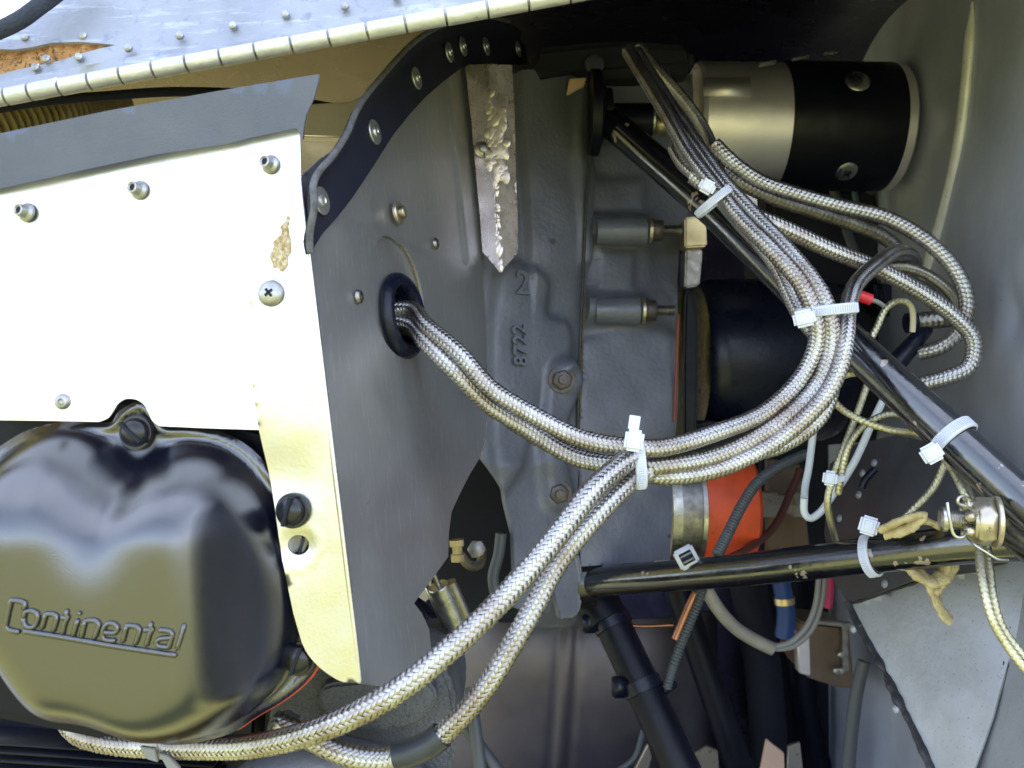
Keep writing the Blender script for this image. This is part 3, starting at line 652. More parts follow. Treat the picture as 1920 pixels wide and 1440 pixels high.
# grey casting and tube below the side panel
lc = empty('pitted_casting', P(700, 1350, .44), 'pitted grey casting below the lower end of the bright baffle flange', 'casting')
block('casting_body', smooth_loop([(570, 1240), (700, 1235), (810, 1235), (850, 1290), (855, 1400), (800, 1500), (560, 1500), (500, 1420), (510, 1320)], 3), facing(.420), .08, PITTED, lc, .012, seg=4)
block('casting_neck', smooth_loop([(600, 1290), (690, 1276), (780, 1270), (820, 1300), (790, 1350), (700, 1372), (615, 1352)], 3), facing(.410), .02, PITTED, lc, .004)
tube('lower_pipe', [(480, 1490, .385), (560, 1440, .39), (700, 1455, .40), (830, 1540, .42)], .014, CASE, lc)

# ---- crankcase: two painted castings that meet at a dark seam
cc = empty('crankcase', P(1090, 600, .60), 'grey painted engine crankcase with cast numbers and stud bosses', 'crankcase')
PC = Plane((930, 600, .565), (1100, 600, .600), (1000, 100, .600))
def seg2(u, v, a, b, ra, rb=None):           # signed distance to a capsule
    rb = ra if rb is None else rb; dx, dy = b[0] - a[0], b[1] - a[1]; t = np.clip(((u - a[0]) * dx + (v - a[1]) * dy) / (dx * dx + dy * dy + 1e-15), 0, 1)
    return np.hypot(u - a[0] - t * dx, v - a[1] - t * dy) - (ra + (rb - ra) * t)
def polysd(u, v, poly): return edgedist(u, v, poly) * np.where(inpoly(u, v, poly), -1, 1)
def step_(d, w): return 1 / (1 + np.exp(np.clip(d / w, -40, 40)))
LC = [(880, 560), (885, 130), (990, 140), (1000, 160), (1060, 150), (1098, 165), (1112, 180), (1110, 290), (1098, 400), (1092, 560), (1086, 700), (1084, 860), (1082, 1000), (1082, 1150), (1050, 1160), (1035, 1100), (1030, 1150), (965, 1140), (962, 1000), (945, 930), (905, 860)]
def left_disp(u, v):
    q = lambda x, y: PC.uv(x, y); h = np.zeros_like(u)
    x0 = q(1000, 300)[0]; x1 = q(1110, 300)[0]
    top = step_(-(v - q(1000, 520)[1]), .010)
    h += top * .010 * np.clip(1 - ((u - q(1030, 300)[0]) / .034) ** 2, 0, 1) ** .5 * (u > q(960, 0)[0] * 1) 
    h += .0045 * step_(polysd(u, v, [q(*a) for a in [(1075, 150), (1130, 150), (1120, 300), (1104, 420), (1098, 500), (1080, 500), (1068, 380), (1064, 260)]]), .0012)
    h += .006 * step_(polysd(u, v, [q(*a) for a in smooth_loop([(925, 520), (1012, 525), (1020, 590), (1055, 605), (1068, 640), (1060, 690), (1020, 720), (1000, 800), (960, 900), (920, 900)], 4)]), .0016)
    h += .010 * step_(seg2(u, v, q(1052, 712), q(1026, 815), .0135, .0085), .0010) + .004 * step_(seg2(u, v, q(1052, 712), q(1052, 713), .0095), .0008)
    h += .007 * step_(seg2(u, v, q(1046, 925), q(1030, 850), .0105, .008), .0016)
    h += .003 * step_(np.abs(v - q(1000, 870)[1]) - .004, .003)
    h += .0005 * np.sin(u * 140) * np.sin(v * 110) + .0012 * np.sin(v * 30 + u * 12)
    return h
sheet('case_half', LC, PC, CASE, cc, .005, step=.0021, disp=left_disp)
PC2 = Plane((1100, 600, .600), (1270, 600, .618), (1180, 100, .632))
RC = [(1106, 235), (1130, 165), (1300, 145), (1320, 300), (1290, 400), (1278, 470), (1272, 560), (1268, 620), (1265, 760), (1262, 900), (1258, 1050), (1088, 1062), (1085, 860), (1092, 620), (1097, 480)]
def right_disp(u, v):
    q = lambda x, y: PC2.uv(x, y); h = np.zeros_like(u)
    h += .0135 * step_(seg2(u, v, q(1080, 432), q(1205, 432), .0092), .0020)
    h += .0135 * step_(seg2(u, v, q(1080, 582), q(1195, 582), .0092), .0020)
    h += .0035 * step_(polysd(u, v, [q(*a) for a in [(1118, 470), (1188, 472), (1186, 545), (1116, 545)]]), .0015)
    h += .0030 * step_(polysd(u, v, [q(*a) for a in [(1100, 340), (1210, 335), (1205, 392), (1098, 395)]]), .0015)
    h += -.004 * step_(polysd(u, v, [q(*a) for a in [(1225, 440), (1290, 420), (1280, 520), (1262, 560), (1228, 540)]]), .003)
    h += .004 * step_(polysd(u, v, [q(*a) for a in smooth_loop([(1088, 640), (1270, 630), (1268, 800), (1220, 830), (1120, 822), (1085, 800)], 4)]), .002)
    h += .0012 * np.sin(u * 34 + 2) * np.sin(v * 28) + .0004 * np.sin(u * 190) * np.sin(v * 150); h += .003 * np.clip((v - q(1180, 330)[1]) / .04, 0, 2)
    return h
sheet('case_half', RC, PC2, CASE, cc, .02, step=.0021, disp=right_disp)
tube('case_seam', [(1109, 200, .594), (1106, 300, .592), (1098, 400, .59), (1093, 520, .589), (1088, 640, .588), (1084, 760, .588), (1083, 900, .588), (1082, 1050, .588)], .0011, SEAL, cc)
def textobj(name, s, px, py, size, pl, rot, m, parent, h, ex=.0008):
    cu = bpy.data.curves.new(name, 'FONT'); cu.body = s; cu.size = size; cu.extrude = ex; cu.bevel_depth = .00025; cu.resolution_u = 4; cu.align_x = 'CENTER'; cu.align_y = 'CENTER'
    o = bpy.data.objects.new('t', cu); me = bpy.data.meshes.new_from_object(o); bpy.data.objects.remove(o); me.name = name
    return place(name, me, pl.M(px, py, h) @ Matrix.Rotation(R(rot), 4, 'Z'), m, parent)
textobj('cast_number', '2', 968, 537, .022, PC, -3, CASE, cc, .0084)
textobj('cast_number', '8722', 964, 650, .0135, PC, 90, CASE, cc, .0080)
textobj('cast_number', '1JX', 990, 640, .012, PC, 90, CASE, cc, .0070, .0004) if False else None
for y, x0, x1, d in [(432, 1120, 1216, .588), (582, 1118, 1203, .590)]:
    p = P(x0, y, d); L = (P(x1, y, d) - p).length
    bar('stud_boss', p + Vector((0, .0045, 0)), (1, 0, -.0), [(0, 0), (.0086, 0), (.0092, .012), (.0096, .022), (.0098, L - .0012), (.0086, L), (0, L)], CASE, cc, 40)
    e = P(x1, y, d)
    bar('nut_washer', e, (1, 0, 0), [(0, 0), (.0088, 0), (.0088, .0020), (0, .0020)], CAD, cc, 32)
    place('hex_nut', prism_me('hex_nut', 6, .0078, .0074, R(12)), axisM(e + Vector((.0020, 0, 0)), (1, 0, 0)), RUSTY, cc)
    sp_ = [(0, 0)] + [(.0036 if i % 2 else .0030, .0006 * i) for i in range(1, 24)] + [(0, .0145)]
    bar('threaded_stud', e + Vector((.0080, 0, 0)), (1, 0, 0), sp_, STEELD, cc, 20)
for x, y in [(1053, 712), (1047, 925)]:
    m_ = axisM(P(x, y, .571), Vector((.1, -1, 0)))
    place('nut_washer', lathe_me('nut_washer', [(0, .001), (.0085, .001), (.0088, 0)], 32), m_, RUSTY, cc)
    place('hex_nut', prism_me('hex_nut', 6, .0066, .004, .3, .16), m_ @ Matrix.Translation((0, 0, .001)), RUSTY, cc)
    place('stud_end', lathe_me('stud_end', [(.0030, 0), (.0028, .003), (0, .0034)], 16), m_ @ Matrix.Translation((0, 0, .005)), RUSTY, cc)
# mounting ear and dark upper parts
block('mount_ear', smooth_loop([(1040, 1045), (1064, 1030), (1085, 1040), (1092, 1100), (1085, 1150), (1060, 1160), (1040, 1140)], 3), facing(.575), .03, CASE, cc, .003)
block('top_flange', [(985, 150), (1000, 85), (1160, 70), (1300, 80), (1310, 130), (1130, 145), (1075, 150)], facing(.60), .03, VOID, cc, .006)  # near-black colour carries the shadow under the cowl
place('top_bolt', lathe_me('top_bolt', [(0, .003), (.003, .0032), (.0062, .002), (.0066, 0)], 24), axisM(P(1115, 121, .598), Vector((0, -1, 0))), CASED, cc)
block('rear_casting', [(1120, 150), (1330, 140), (1330, 420), (1120, 420)], facing(.655), .05, CASED, cc, .004)
block('lower_casting', smooth_loop([(965, 960), (1020, 980), (1080, 1060), (1090, 1165), (1040, 1185), (980, 1170), (960, 1080)], 3), facing(.640), .05, CASED, cc, .01)
block('dark_backing', [(800, 850), (1000, 850), (1040, 1170), (810, 1170)], facing(.70), .05, VOID, cc, .004)  # added dark block standing in for shade in the gap below the case

tk = empty('oil_tank', P(1080, 1320, .85), 'big rounded brown grey metal tank with an upright seam behind the struts', 'tank')
PK = facing(.88)
def tkd(u, v):
    c = PK.uv(1075, 1290); x = (u - c[0]) / .14; y = (v - c[1]) / .125; h = .075 * np.sqrt(np.clip(1 - np.abs(x) ** 3.2, 0, 1)) * np.sqrt(np.clip(1 - np.abs(y) ** 3, 0, 1))
    sm_ = PK.uv(1048 , 1300)[0] - (v - c[1]) * -.08; d = np.abs(u - sm_); return h + .0012 * np.exp(-(d / .0025) ** 2) - .0016 * np.exp(-((d - .009) / .003) ** 2) + .0008 * np.sin(u * 50) * np.sin(v * 40)
sheet('tank_shell', [(805, 1130), (1345, 1130), (1345, 1560), (805, 1560)], PK, TANK, tk, .002, disp=tkd, step=.004)
# ---- welded bright bracket between baffle and crankcase
bk = empty('lifting_bracket', P(930, 300, .52), 'polished folded metal bracket with a rough weld bead down its middle', 'bracket')
PB1 = Plane((872, 125, .522), (916, 125, .512), (936, 505, .512)); PB2 = Plane((916, 125, .512), (962, 125, .524), (936, 505, .512))
bw = lambda u, v: .0002 * np.sin(u * 200) * np.sin(v * 90) + .00012 * np.sin(v * 230)
sheet('bracket_wing', [(872, 122), (916, 120), (922, 250), (930, 380), (937, 511), (905, 472), (893, 330), (884, 230)], PB1, POLI, bk, .0014, step=.0015, disp=bw)
sheet('bracket_wing', [(916, 120), (960, 122), (964, 200), (972, 460), (970, 475), (938, 511), (930, 380), (922, 250)], PB2, POLI, bk, .0014, step=.0015, disp=bw)
bm = bmesh.new()
for i in range(58):
    t = i / 57; y = 165 + t * 335; x = 918 + (y - 125) * .05 + random.uniform(-3, 3); d = .5115
    if 105 < y < 330: x += 6 * math.sin(y * .12)
    if (i * 7) % 9 == 0 and not 210 < y < 330: continue
    big = 1.6 if 205 < y < 330 else .8
    for k in range(3 if big > 1 else 1):
        r = random.uniform(.0013, .0024) * big; M = Matrix.Translation(P(x + random.uniform(-8, 16) * (big > 1), y + random.uniform(-4, 4), d + .0008)) @ Matrix.Rotation(random.uniform(-.7, .7), 4, 'Y') @ Matrix.Diagonal((.8, .17, random.uniform(.8, 2.2), 1))
        bmesh.ops.create_icosphere(bm, subdivisions=2, radius=r, matrix=M)
o = bmobj('weld_bead', bm, WELD, bk); o['kind'] = 'stuff'
bar('bracket_bolt', P(903, 281, .515), (.3, -1, 0), [(.0048, 0), (.0046, .0012), (.002, .002), (.002, .004), (0, .0045)], STEELD, bk, 24)
tag(block('inspection_plate', [(1068, 147), (1100, 145), (1096, 160), (1062, 178)], facing(.594), .004, PALE, None, .0006), 'small pink tan scrap of metal in the dark gap above the crankcase', 'metal piece')

# ---- starter motor
st = empty('starter_motor', P(1500, 235, .66), 'cylindrical starter motor with a satin metal body and a wide black sleeve', 'motor')
zc = P(1500, 236, .662); sx0 = .140; X = Vector((1, 0, 0)); Rm = .0455
cz = Vector((0, .662, zc.z)); tilt = Vector((1, 0, -.012))
bar('motor_body', cz + Vector((.134, 0, 0)), tilt, [(0, 0), (Rm * .96, 0), (Rm, .003), (Rm, .0630), (Rm * .9, .0640)], WARM, st, 96)
bar('motor_sleeve', cz + Vector((.1965, 0, -.0006)), tilt, [(Rm * .9, 0), (Rm + .0008, 0), (Rm + .0010, .0006), (Rm + .0010, .0800), (Rm + .0004, .0806), (Rm * .9, .0806)], BLKM, st, 96)
bar('end_cap', cz + Vector((.2765, 0, -.0016)), tilt, [(Rm * .9, 0), (Rm + .0006, 0), (Rm + .0006, .0060), (Rm - .001, .0076), (0, .0080)], WARM, st, 96)
def on_motor(px, py, R_=Rm + .001):
    r = P(px, py, 1) - Vector((0, 0, CH)); a = r.y ** 2 + r.z ** 2; c0 = cz - Vector((0, 0, CH)); b = -2 * (r.y * c0.y + r.z * c0.z); c = c0.y ** 2 + c0.z ** 2 - R_ ** 2
    t = (-b - math.sqrt(max(0, b * b - 4 * a * c))) / (2 * a); q = Vector((0, 0, CH)) + r * t; return q, Vector((0, q.y - cz.y, q.z - cz.z)).normalized()
for px, py in [(1608, 152), (1587, 322)]:
    q, n = on_motor(px, py); cross_screw(px, py, axisM(q, n), .0088, STEEL, st, .22)
q, n = on_motor(1363, 163)
place('name_plate', boxme('name_plate', .0335, .0150, .0022, .0005), axisM(q, n), WARM, st)
block('motor_neck', [(1296, 130), (1318, 128), (1322, 300), (1300, 300)], facing(.635), .04, WARM, st, .001)
block('mount_foot', [(1330, 352), (1420, 358), (1422, 400), (1338, 398)], facing(.64), .04, WARM, st, .002)
tag(bar('spacer_bush', P(1128, 228, .60), (1, 0, 0), [(0, 0), (.0120, 0), (.0120, .0335), (.0060, .0345), (0, .0345)], BLKM, None, 40), 'black cylindrical bush on top of the crankcase behind the braided leads', 'bush')
w = empty('mount_nut', P(1222, 228, .60), 'pale washer and small brass nut beside the black bush', 'nut')
bar('nut_washer', P(1221, 226, .60), (1, 0, 0), [(0, 0), (.0105, 0), (.0105, .0016), (0, .0016)], STEEL, w, 32)
place('hex_nut', prism_me('hex_nut', 6, .0072, .008), axisM(P(1228, 234, .60), (1, 0, 0)), BRASS, w)
# ---- brass and bronze fittings at the case edge
ft_ = empty('brass_fitting', P(1305, 435, .60), 'pale brass square fitting over a bronze stem beside the diagonal black tube', 'fitting')
block('fitting_head', [(1284, 408), (1318, 404), (1325, 425), (1326, 462), (1284, 464)], facing(.598), .02, BRASS, ft_, .0012)
block('fitting_stem', [(1286, 466), (1318, 466), (1312, 535), (1284, 540)], facing(.606), .02, STEELD, ft_, .0012)
tag(tube('orange_gasket', [(1272, 590, .603), (1268, 700, .603), (1264, 790, .603)], .0011, DRED, None), 'thin orange gasket line down the edge of the grey crankcase beside the black housing', 'gasket')
# ---- magneto with black moulded housing
mg = empty('magneto', P(1400, 660, .62), 'large black moulded magneto housing beside the crankcase', 'magneto')
bar('magneto_housing', P(1298, 675, .700), (1, 0, .0), [(0, 0), (.050, 0), (.058, .002), (.0625, .008), (.0635, .016), (.0635, .100), (.060, .108), (.05, .112), (0, .114)], BLKP, mg, 96)
bar('housing_ring', P(1470, 675, .700), (1, 0, 0), [(.062, 0), (.0648, .0006), (.0648, .0030), (.062, .0036)], BLKM, mg, 96)
block('magneto_flange', smooth_loop([(1284, 560), (1296, 550), (1310, 600), (1305, 840), (1282, 840)], 2), facing(.612), .06, BLKM, mg, .002)
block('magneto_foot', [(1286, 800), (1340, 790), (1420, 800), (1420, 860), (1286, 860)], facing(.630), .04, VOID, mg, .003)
# dark equipment filling the bay, plus an added cover over a sun leak
eq = empty('equipment_box', P(1500, 450, .76), 'dark equipment boxes deep in the bay, and an added panel covering a sunlit strip', 'equipment')
block('box_body', [(1440, 345), (1640, 350), (1680, 470), (1680, 560), (1440, 530)], facing(.74), .08, VOID, eq, .006)
block('box_body', [(1500, 540), (1800, 560), (1790, 820), (1500, 840)], facing(.735), .08, VOID, eq, .01)
block('sun_leak_cover', [(1430, 800), (1612, 800), (1640, 1560), (1430, 1560)], facing(.92), .02, VOID, eq, .004)  # added panel that hides a sunlit strip beside the firewall
block('box_lid', [(1640, 520), (1740, 530), (1760, 600), (1650, 590)], facing(.70), .03, BLKP, eq, .005)
for i, (x, y) in enumerate([(1530, 610), (1545, 535)]):
    pass
tag(tube('dark_hose', [(1560, 350, .70), (1580, 400, .70), (1590, 440, .69), (1610, 490, .68)], .0035, GRAPE, None), 'dark grey hose dropping behind the black motor sleeve', 'hose')
tag(tube('dark_hose', [(1600, 350, .71), (1605, 390, .71), (1590, 420, .705)], .0022, mat('teal_wire', (.05, .12, .15), .5), None), 'thin teal wire below the black motor sleeve', 'wire').name = 'teal_wire'
# ---- orange coupling with steel band
oc = empty('orange_coupling', P(1360, 950, .64), 'orange silicone coupling with a steel band at its left end', 'coupling')
a0 = P(1236, 950, .655)
bar('steel_flange', a0, (1, .05, 0), [(.036, 0), (.047, 0), (.047, .0066), (.036, .0066)], STEEL, oc, 72)
bar('steel_neck', a0 + Vector((.0066, 0, 0)), (1, .05, 0), [(.036, 0), (.043, 0), (.043, .0158), (.036, .0158)], STEELD, oc, 72)
bar('clamp_band', a0 + Vector((.0215, 0.001, 0)), (1, .05, 0), [(.036, 0), (.0455, 0), (.0455, .0030), (.036, .0030)], STEEL, oc, 72)
bar('silicone_hose', a0 + Vector((.0245, 0.001, 0)), (1, .05, 0), [(.036, 0), (.0440, 0), (.0450, .002), (.0455, .020), (.0445, .0365), (.040, .040), (0, .040)], ORANGE, oc, 72)
bk2 = empty('brass_union', P(1450, 950, .70), 'dull brass pipe union deep behind the orange coupling', 'fitting')
bar('union_body', P(1425, 945, .70), (1, 0, 0), [(0, 0), (.011, 0), (.011, .012), (.008, .013), (.008, .024), (.011, .025), (.011, .034), (0, .034)], CAD, bk2, 6)
block('bracket_leg', [(1440, 860), (1500, 870), (1520, 1040), (1440, 1050)], facing(.73), .01, BOXM, bk2, .001)
tag(tube('brown_hose', [(1360, 1050, .60), (1400, 1030, .61), (1450, 990, .63), (1480, 930, .65), (1500, 880, .66)], .0028, mat('brown_hose_rubber', (.09, .03, .025), .5), None), 'thin dark brown hose curving up beside the orange coupling', 'hose')

# ---- engine mount frame
em = empty('engine_mount', P(1900, 960, .40), 'welded frame of glossy black engine mount tubes with chipped paint', 'engine mount')
node = P(1925, 975, .395)
tube('mount_tube', [P(2160, 1170, .345), P(1935, 960, .385), P(1590, 640, .452), P(1350, 405, .52), P(1135, 222, .585)], .0097, BLKC, em, seg=40, straight=True, step=.01)
tube('mount_tube', [P(2300, 985, .36), P(2000, 1008, .40), P(1800, 1022, .43), P(1400, 1068, .51), P(1080, 1095, .59)], .0094, BLKC, em, seg=40, straight=True, step=.01)
tube('mount_tube', [P(1125, 1120, .60), P(1290, 1470, .55)], .0120, BLKM, em, seg=36, straight=True, step=.01)
tube('mount_tube', [P(2030, 1060, .37), P(1925, 985, .395), P(1880, 930, .40)], .0135, BLKT, em, seg=36, step=.006)
tube('tube_sleeve', [P(1110, 1110, .602), P(1140, 1165, .592)], .0145, BLKM, em, seg=36, straight=True)
bar('mount_boss', P(1078, 1090, .592), (1, -.05, 0), [(0, 0), (.017, 0), (.018, .004), (.0165, .014), (.012, .018), (0, .018)], BLKT, em, 40)
bar('mount_boss', P(1106, 212, .590), (1, 0, 0), [(0, 0), (.028, 0), (.028, .006), (.016, .010), (.016, .014), (0, .014)], BLKM, em, 40)
for x, y, dd in [(1148, 1172, .612), (1205, 1310, .586)]:
    pp = P(x, y, dd); pass
# far braces
tag(tube('rear_brace', [P(1240, 1010, .80), P(1290, 1160, .79), P(1400, 1480, .77)], .0125, BLKM, None, seg=28, straight=True, step=.02), 'dark slanting brace tube behind the black corrugated conduit', 'brace tube')
tag(tube('rear_brace', [P(1400, 1080, .86), P(1430, 1250, .86), P(1450, 1490, .86)], .0175, VOID, None, seg=28, straight=True, step=.02), 'upright dark brace tube behind the drooping grey heat shrink', 'brace tube')
tag(tube('rear_brace', [P(1490, 1060, .90), P(1500, 1250, .9), P(1535, 1490, .9)], .013, BLKM, None, seg=28, straight=True, step=.02), 'dark brace tube beside the brown metal box', 'brace tube')
# ---- castle nut, washer, bolt and split pin on the mount
cn = empty('castle_nut_bolt', P(1840, 975, .375), 'worn castle nut and bolt with a bent wire split pin on the engine mount', 'bolt')
ax = Vector((-1, .27, .02)).normalized(); b0 = P(1872, 979, .372)
bar('nut_washer', b0, ax, [(0, 0), (.0106, 0), (.0108, .0004), (.0108, .0016), (.0104, .002), (0, .002)], CAD, cn, 40)
place('hex_nut', prism_me('hex_nut', 6, .0104, .0072, R(24), .10), axisM(b0 + ax * .002, ax), CAD, cn)
me_ = lathe_me('nut_crown', [(0, 0), (.0088, 0), (.0084, .0008), (.0080, .0014), (0, .0014)], 40)
place('nut_crown', me_, axisM(b0 + ax * .0088, ax), CAD, cn)
for k in range(6):
    place('nut_castellation', boxme('nut_castellation', .0044, .0040, .0044, .0006), axisM(b0 + ax * .0118, ax) @ Matrix.Rotation(R(60 * k + 22), 4, 'Z') @ Matrix.Translation((.0060, 0, 0)), CAD, cn)
th = [(0, 0)] + [(.0042 if i % 2 else .0035, .0005 * i) for i in range(1, 22)]
bar('bolt_thread', b0 + ax * .0085, ax, th + [(.0040, .0112), (.0052, .0114), (.0052, .0132), (.0040, .0142), (0, .0144)], STEEL, cn, 32)
tube('split_pin', [(1776, 942, .360), (1780, 970, .359), (1787, 1000, .359), (1797, 1008, .359), (1808, 1005, .360), (1812, 996, .363)], .0007, STEEL, cn, seg=8)
tube('split_pin', [(1830, 960, .364), (1813, 950, .361), (1797, 944, .360), (1797, 934, .360), (1806, 930, .361), (1814, 936, .362), (1816, 946, .362)], .0007, STEEL, cn, seg=8)
tag(tube('safety_wire', [(1812, 1006, .366), (1828, 1022, .360), (1850, 1036, .358), (1870, 1048, .358), (1890, 1050, .36)], .0005, STEEL, None, seg=8), 'thin bright safety wire running right from below the castle nut', 'wire')

# ---- firewall and the riveted recess at the right
fw = empty('firewall', P(1850, 400, .52), 'dull stainless firewall with a long pale raised bead', 'firewall')
PW = Plane((1920, 100, .47), (1920, 1000, .47), (1640, 100, .75))
def fwd(u, v):
    h = .0012 * np.sin(u * 26 + v * 9) * np.sin(v * 17 + 1) + .0005 * np.sin(u * 70) * np.sin(v * 52)
    c = PW.uv(1900, 600); h = h - .006 * np.exp(-((u - c[0]) / .014) ** 2 - ((v - c[1]) / .016) ** 2); return h
sheet('firewall_sheet', [(1522, -120), (2100, -160), (2200, 2300), (1522, 1700)], PW, FIREW, fw, .0015, disp=fwd, step=.006)
tube('raised_bead', [PW.hit(*q) + PW.n * .0004 for q in [(1824, 4), (1822, 40), (1816, 120), (1808, 200), (1798, 270), (1784, 340), (1766, 410), (1748, 470), (1735, 520)]], .0046, BEADM, fw, flat=.7, rfun=lambda t, L: np.minimum(1, np.minimum(t / .03 + .25, 1)))
rs = empty('firewall_recess', P(1740, 1150, .50), 'riveted grey recess panels of the firewall sealed with black sealant', 'firewall recess')
PD = Plane((1560, 860, .60), (1840, 940, .46), (1590, 1130, .545))
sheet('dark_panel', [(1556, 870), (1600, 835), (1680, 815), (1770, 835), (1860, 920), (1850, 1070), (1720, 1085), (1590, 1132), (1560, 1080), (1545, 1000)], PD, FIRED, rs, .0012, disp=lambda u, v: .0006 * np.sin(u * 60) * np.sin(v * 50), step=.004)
PL = Plane((1590, 1132, .545), (1890, 1060, .455), (1745, 1440, .470))
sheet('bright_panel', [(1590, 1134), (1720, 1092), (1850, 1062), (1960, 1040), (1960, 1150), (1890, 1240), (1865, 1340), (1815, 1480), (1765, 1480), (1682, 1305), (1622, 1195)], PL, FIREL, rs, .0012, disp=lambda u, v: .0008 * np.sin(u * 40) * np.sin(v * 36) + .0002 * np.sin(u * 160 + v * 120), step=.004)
PQ = Plane((1895, 1140, .4535), (1815, 1440, .461), (1960, 1300, .41))
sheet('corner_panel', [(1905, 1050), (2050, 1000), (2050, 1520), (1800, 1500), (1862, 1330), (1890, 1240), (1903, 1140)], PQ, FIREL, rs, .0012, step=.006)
def bead(pts, pl_, r=.0024, seed=0):
    rg = np.random.default_rng(seed); C = [pl_.hit(*q) + pl_.n * .0002 for q in pts]
    nz = lambda t, L: np.interp(t, np.linspace(0, L, 60), 1 + .38 * blur1(rg.normal(size=60)))
    return tube('sealant_bead', C, r, SEAL, rs, seg=12, step=.0012, rfun=nz, flat=.55)
def blur1(a): return np.convolve(np.pad(a, 1, 'edge'), [.3, .4, .3], 'valid')
bead([(1592, 1128), (1606, 1160), (1630, 1205), (1655, 1250), (1682, 1305), (1715, 1370), (1748, 1440), (1765, 1480)], PL, .0030, 1)
bead([(1592, 1134), (1640, 1118), (1700, 1098), (1760, 1082), (1830, 1066), (1900, 1048)], PL, .0018, 2)
bead([(1912, 1040), (1906, 1100), (1902, 1150), (1888, 1220), (1880, 1270), (1866, 1320), (1846, 1355), (1830, 1385), (1818, 1420), (1806, 1470)], PQ, .0030, 3)
rv = lathe_me('rivet', [(.0026, 0), (.0024, .0008), (.0014, .0015), (0, .0018)], 20)
for q in [(1618, 887), (1611, 928), (1575, 972), (1660, 1095), (1640, 868)]: place('rivet', rv, PD.M(*q, .0002), FIREL, rs)
for q in [(1604, 1180), (1684, 1330)]: place('rivet', rv, PL.M(q[0], q[1], .0015), FIREL, rs)
place('rivet', rv, PQ.M(1870, 1309, .0002), FIREL, rs)
# ---- box, pale sheets and wires low in the bay
bx = empty('relay_box', P(1550, 1230, .74), 'brown metal box with a thin bracket low behind the recess edge', 'box')
block('box_body', [(1500, 1166), (1592, 1176), (1604, 1292), (1572, 1290), (1512, 1270), (1496, 1240)], facing(.72), .05, BOXM, bx, .002)
block('box_bracket', [(1532, 1164), (1600, 1170), (1600, 1178), (1590, 1178), (1592, 1258), (1580, 1260), (1580, 1176), (1532, 1170)], facing(.712), .008, STEELD, bx, .0005)
for q in [(1574, 1226), (1574, 1256), (1566, 1256)]: place('box_screw', prism_me('box_screw', 6, .0026, .004), axisM(P(*q, .712), (0, -1, 0)), STEEL, bx)
block('box_plate', [(1494, 1185), (1518, 1190), (1520, 1268), (1498, 1262)], facing(.716), .01, WARM, bx, .001)
tag(block('tan_bracket', [(1438, 1387), (1470, 1412), (1474, 1500), (1416, 1500)], facing(.70), .004, PALE, None, .0005), 'pale tan pointed metal tab at the bottom edge of the view', 'metal tab')
tag(block('olive_bracket', [(1292, 1422), (1326, 1400), (1346, 1408), (1352, 1500), (1280, 1500)], facing(.72), .004, CAD, None, .0005), 'small dull olive metal bracket with a rivet at the bottom edge', 'metal tab')
tag(block('end_plate', [(1478, 1400), (1500, 1392), (1512, 1500), (1474, 1500)], facing(.73), .004, CAD, None, .0005), 'dull tan plate between two dark brace tubes at the bottom edge', 'metal tab')
tag(tube('grey_pipe', [(1620, 1240, .62), (1606, 1300, .62), (1596, 1380, .62), (1588, 1480, .62)], .0045, GRAPE, None), 'dim grey pipe dropping beside the recess edge', 'pipe')
tag(tube('blue_wire_bundle', [(1462, 1075, .70), (1468, 1110, .70), (1474, 1150, .70), (1470, 1195, .70)], .0072, BLUE, None), 'thick blue wire bundle with a yellow band below the lower tube', 'wire')
tag(bar('yellow_band', P(1470, 1120, .70), (.1, 0, -1), [(.0071, 0), (.0080, 0), (.0080, .005), (.0071, .005)], BRASS, None, 24), 'yellow band round the blue wire bundle', 'band')
tag(tube('magenta_wire', [(1555, 1070, .66), (1556, 1105, .66), (1552, 1140, .66)], .0032, MAG, None), 'short magenta wire hanging below the lower mount tube', 'wire')
hs = empty('shrunk_wire_pair', P(1330, 1110, .60), 'two grey wires leaving a drooping beige grey heat shrink sleeve', 'wire')
tube('heat_shrink', [(1322, 1100, .60), (1345, 1140, .60), (1380, 1178, .605), (1420, 1203, .61), (1450, 1217, .61)], .0046, BEIGE, hs)
tube('grey_wire', [(1445, 1212, .61), (1480, 1205, .61), (1512, 1175, .61), (1530, 1130, .61), (1536, 1070, .61)], .0020, GWIRE, hs)
tube('grey_wire', [(1445, 1216, .612), (1486, 1212, .612), (1522, 1180, .612), (1540, 1130, .612), (1547, 1070, .612)], .0020, GWIRE, hs)
tag(tube('copper_pipe', [(1322, 1085, .62), (1300, 1120, .62), (1282, 1160, .62), (1266, 1198, .62)], .0026, COPPER, None), 'short copper pipe running down from the clip on the lower mount tube', 'pipe')
tag(tube('copper_wire', [(1150, 1168, .70), (1200, 1174, .70), (1262, 1172, .70)], .0014, COPPER, None), 'thin copper wire lying level behind the slanting black strut', 'wire')
rib = lambda t, L: 1 + .12 * np.sin(t * 2 * math.pi / .0021)
tag(tube('corrugated_conduit', [(1320, 1098, .585), (1305, 1140, .58), (1280, 1200, .575), (1262, 1250, .57), (1250, 1290, .57)], .0030, GRAPE, None, step=.0004, rfun=rib, seg=12), 'black corrugated conduit running down to the clip on the slanting strut', 'conduit')
tag(tube('corrugated_conduit', [(1345, 1040, .52), (1365, 1000, .53), (1390, 950, .54), (1420, 905, .55), (1460, 875, .56), (1510, 852, .57)], .0032, GRAPE, None, step=.0004, rfun=rib, seg=12), 'black corrugated conduit arching up over the orange coupling', 'conduit')
